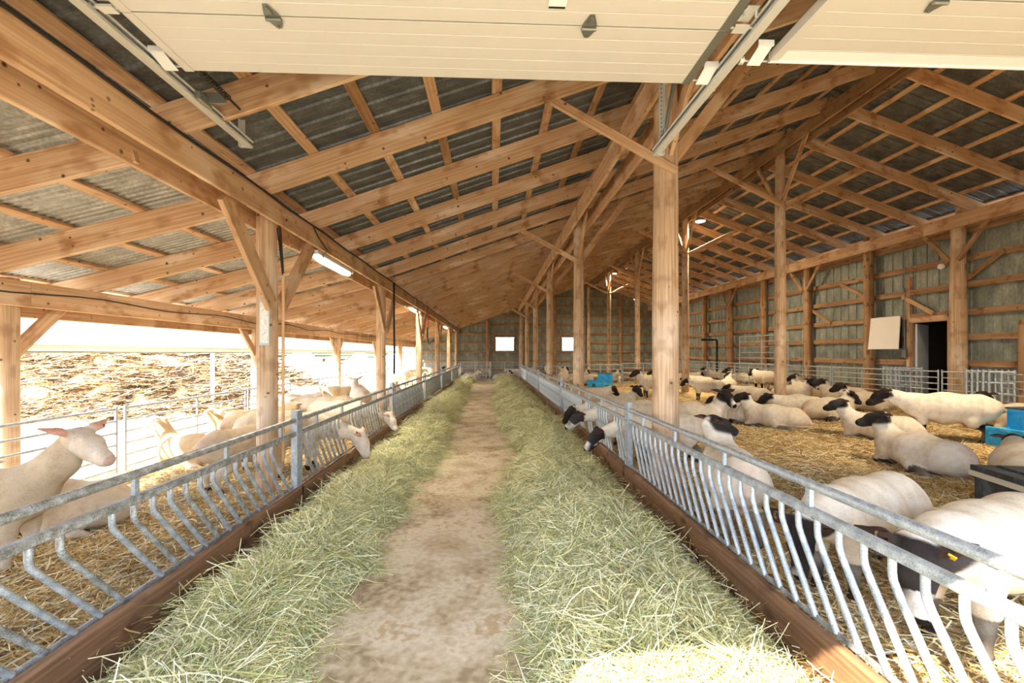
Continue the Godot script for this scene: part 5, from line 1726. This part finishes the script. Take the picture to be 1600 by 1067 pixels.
	list.append({at = on_bed(282, 726) + Vector3(0.25, 0, 0.1), turn = 172, pose = P, breed = 1, poll = Vector3(0.58, 0.66, 0), hy = 0, hp = 12, perk = 0.02, cell = 0.020, seed = 53, dirt_and_dim = 1.15, label = "slim necked ewe lying with its nose up against the pipe hurdle"})  # fleece darkened to offset the strong sun on this ewe
	list.append({at = on_bed(352, 702) + Vector3(0.25, 0, 0.1), turn = 165, pose = P, breed = 1, poll = Vector3(0.50, 0.64, 0), hy = -140, hp = -15, cell = 0.024, seed = 54, dirt_and_dim = 1.3, label = "tan ewe lying in the sun patch with its head turned back"})  # darker fleece tones down the sunlight on her as well
	list.append({at = on_bed(404, 706), turn = 62, pose = S, breed = 1, poll = lvl, hy = 0, hp = -30, cell = 0.024, seed = 55, dirt_and_dim = 0.9, label = "ewe standing with her rump to the alley left of the log post with the sheet"})
	list.append({at = on_bed(455, 664), turn = 24, pose = S, breed = 1, poll = lvl, hy = 0, hp = -30, cell = 0.024, seed = 56, dirt_and_dim = 0.3, label = "ewe standing side on right of the log post with the sheet"})
	list.append({at = on_bed(512, 672), turn = 190, pose = S, breed = 1, poll = Vector3(0.74, 0.62, 0), hy = 20, hp = -40, cell = 0.020, seed = 57, dirt_and_dim = 0.4, label = "ewe with lowered pink eared head standing behind the left fence post"})
	list.append({at = on_bed(482, 640), turn = 200, pose = S, breed = 1, poll = up_s, hy = 0, hp = -5, perk = 0.06, cell = 0.029, seed = 58, dirt_and_dim = 0.3, label = "ewe holding her head high by the hurdle of the left pen"})
	list.append({at = on_bed(562, 648), turn = 118, pose = S, breed = 1, poll = up_s, hy = 0, hp = -12, perk = 0.10, cell = 0.024, seed = 59, dirt_and_dim = 0.3, label = "ewe standing with pricked ears in the middle of the left group"})
	list.append({at = on_bed(522, 642), turn = 15, pose = S, breed = 1, poll = lvl, hy = 0, hp = -30, cell = 0.029, seed = 60, dirt_and_dim = 1.2, label = "brownish ewe standing in the middle of the left group"})
	list.append({at = on_bed(588, 636), turn = 30, pose = P, breed = 1, poll = up_l, hy = 0, hp = -15, perk = 0.05, cell = 0.029, seed = 61, dirt_and_dim = 0.6, label = "ewe lying beside the second left log post"})
	list.append({at = Vector3(-2.68, bed_l(-2.6), -5.90), turn = 0, pose = S, breed = 1, poll = Vector3(0.94, 0.38, 0), hy = 0, hp = -58, cell = 0.016, seed = 62, dirt_and_dim = 0.3, size = 1.02, label = "white faced ewe with her neck through the left fence, eating by the fence post"})
	list.append({at = Vector3(-2.66, bed_l(-2.6), -7.85), turn = 0, pose = S, breed = 1, poll = Vector3(0.95, 0.40, 0), hy = -10, hp = -50, cell = 0.020, seed = 63, dirt_and_dim = 0.3, label = "white faced ewe with her neck through the left fence further along"})
	list.append({at = Vector3(-2.75, bed_l(-2.6), -5.2), turn = 60, pose = S, breed = 1, poll = lvl, hy = 0, hp = -30, cell = 0.026, seed = 64, dirt_and_dim = 0.7, label = "ewe standing close behind the left fence at the double fence post"})
	list.append({at = on_bed(624, 602), turn = 175, pose = S, breed = 1, poll = up_s, hy = 0, hp = -15, cell = 0.031, seed = 65, dirt_and_dim = 0.6, label = "ewe standing alone far along the left pen"})
	var farl := [[648, 596, 40], [668, 590, 150], [600, 628, 60]]
	for k in farl.size():
		list.append({at = on_bed(farl[k][0], farl[k][1]), turn = farl[k][2], pose = S if k < 2 else P, breed = 1, poll = lvl if k < 2 else up_l, hy = 0, hp = -25, cell = 0.034, seed = 66, dirt_and_dim = 0.5, group = "distant ewes in the left pen", label = "small distant ewe far along the left pen"})
	for k in 8:
		list.append({at = Vector3(-2.3 + k * 0.95, bed(-2.3 + k * 0.95) if absf(-2.3 + k * 0.95) > 1.9 else 0.0, -27.2 - (k % 3) * 0.6), turn = [200, 340, 250, 20, 160, 280, 100, 240][k], pose = P if k % 2 else S, breed = 1 if k % 3 else 0, poll = up_l if k % 2 else lvl, hy = 0, hp = -20, cell = 0.036, seed = 66, dirt_and_dim = 0.3, group = "ewes behind the end gate", label = "tiny distant ewe behind the gate at the end of the alley"})
	for q in list:
		sheep(q)

# ---------------------------------------------------------------- all together
func _ready() -> void:
	rng.seed = 4242
	noise.seed = 11
	noise.frequency = 0.01
	noise.fractal_octaves = 3
	setup_view()
	make_materials()
	build_ground()
	build_walls()
	build_roof()
	build_timber()
	build_fences()
	build_hurdles()
	build_doors()
	build_fittings()
	build_objects()
	build_sheep()
	build_hay()
	build_straw()
	build_yard()
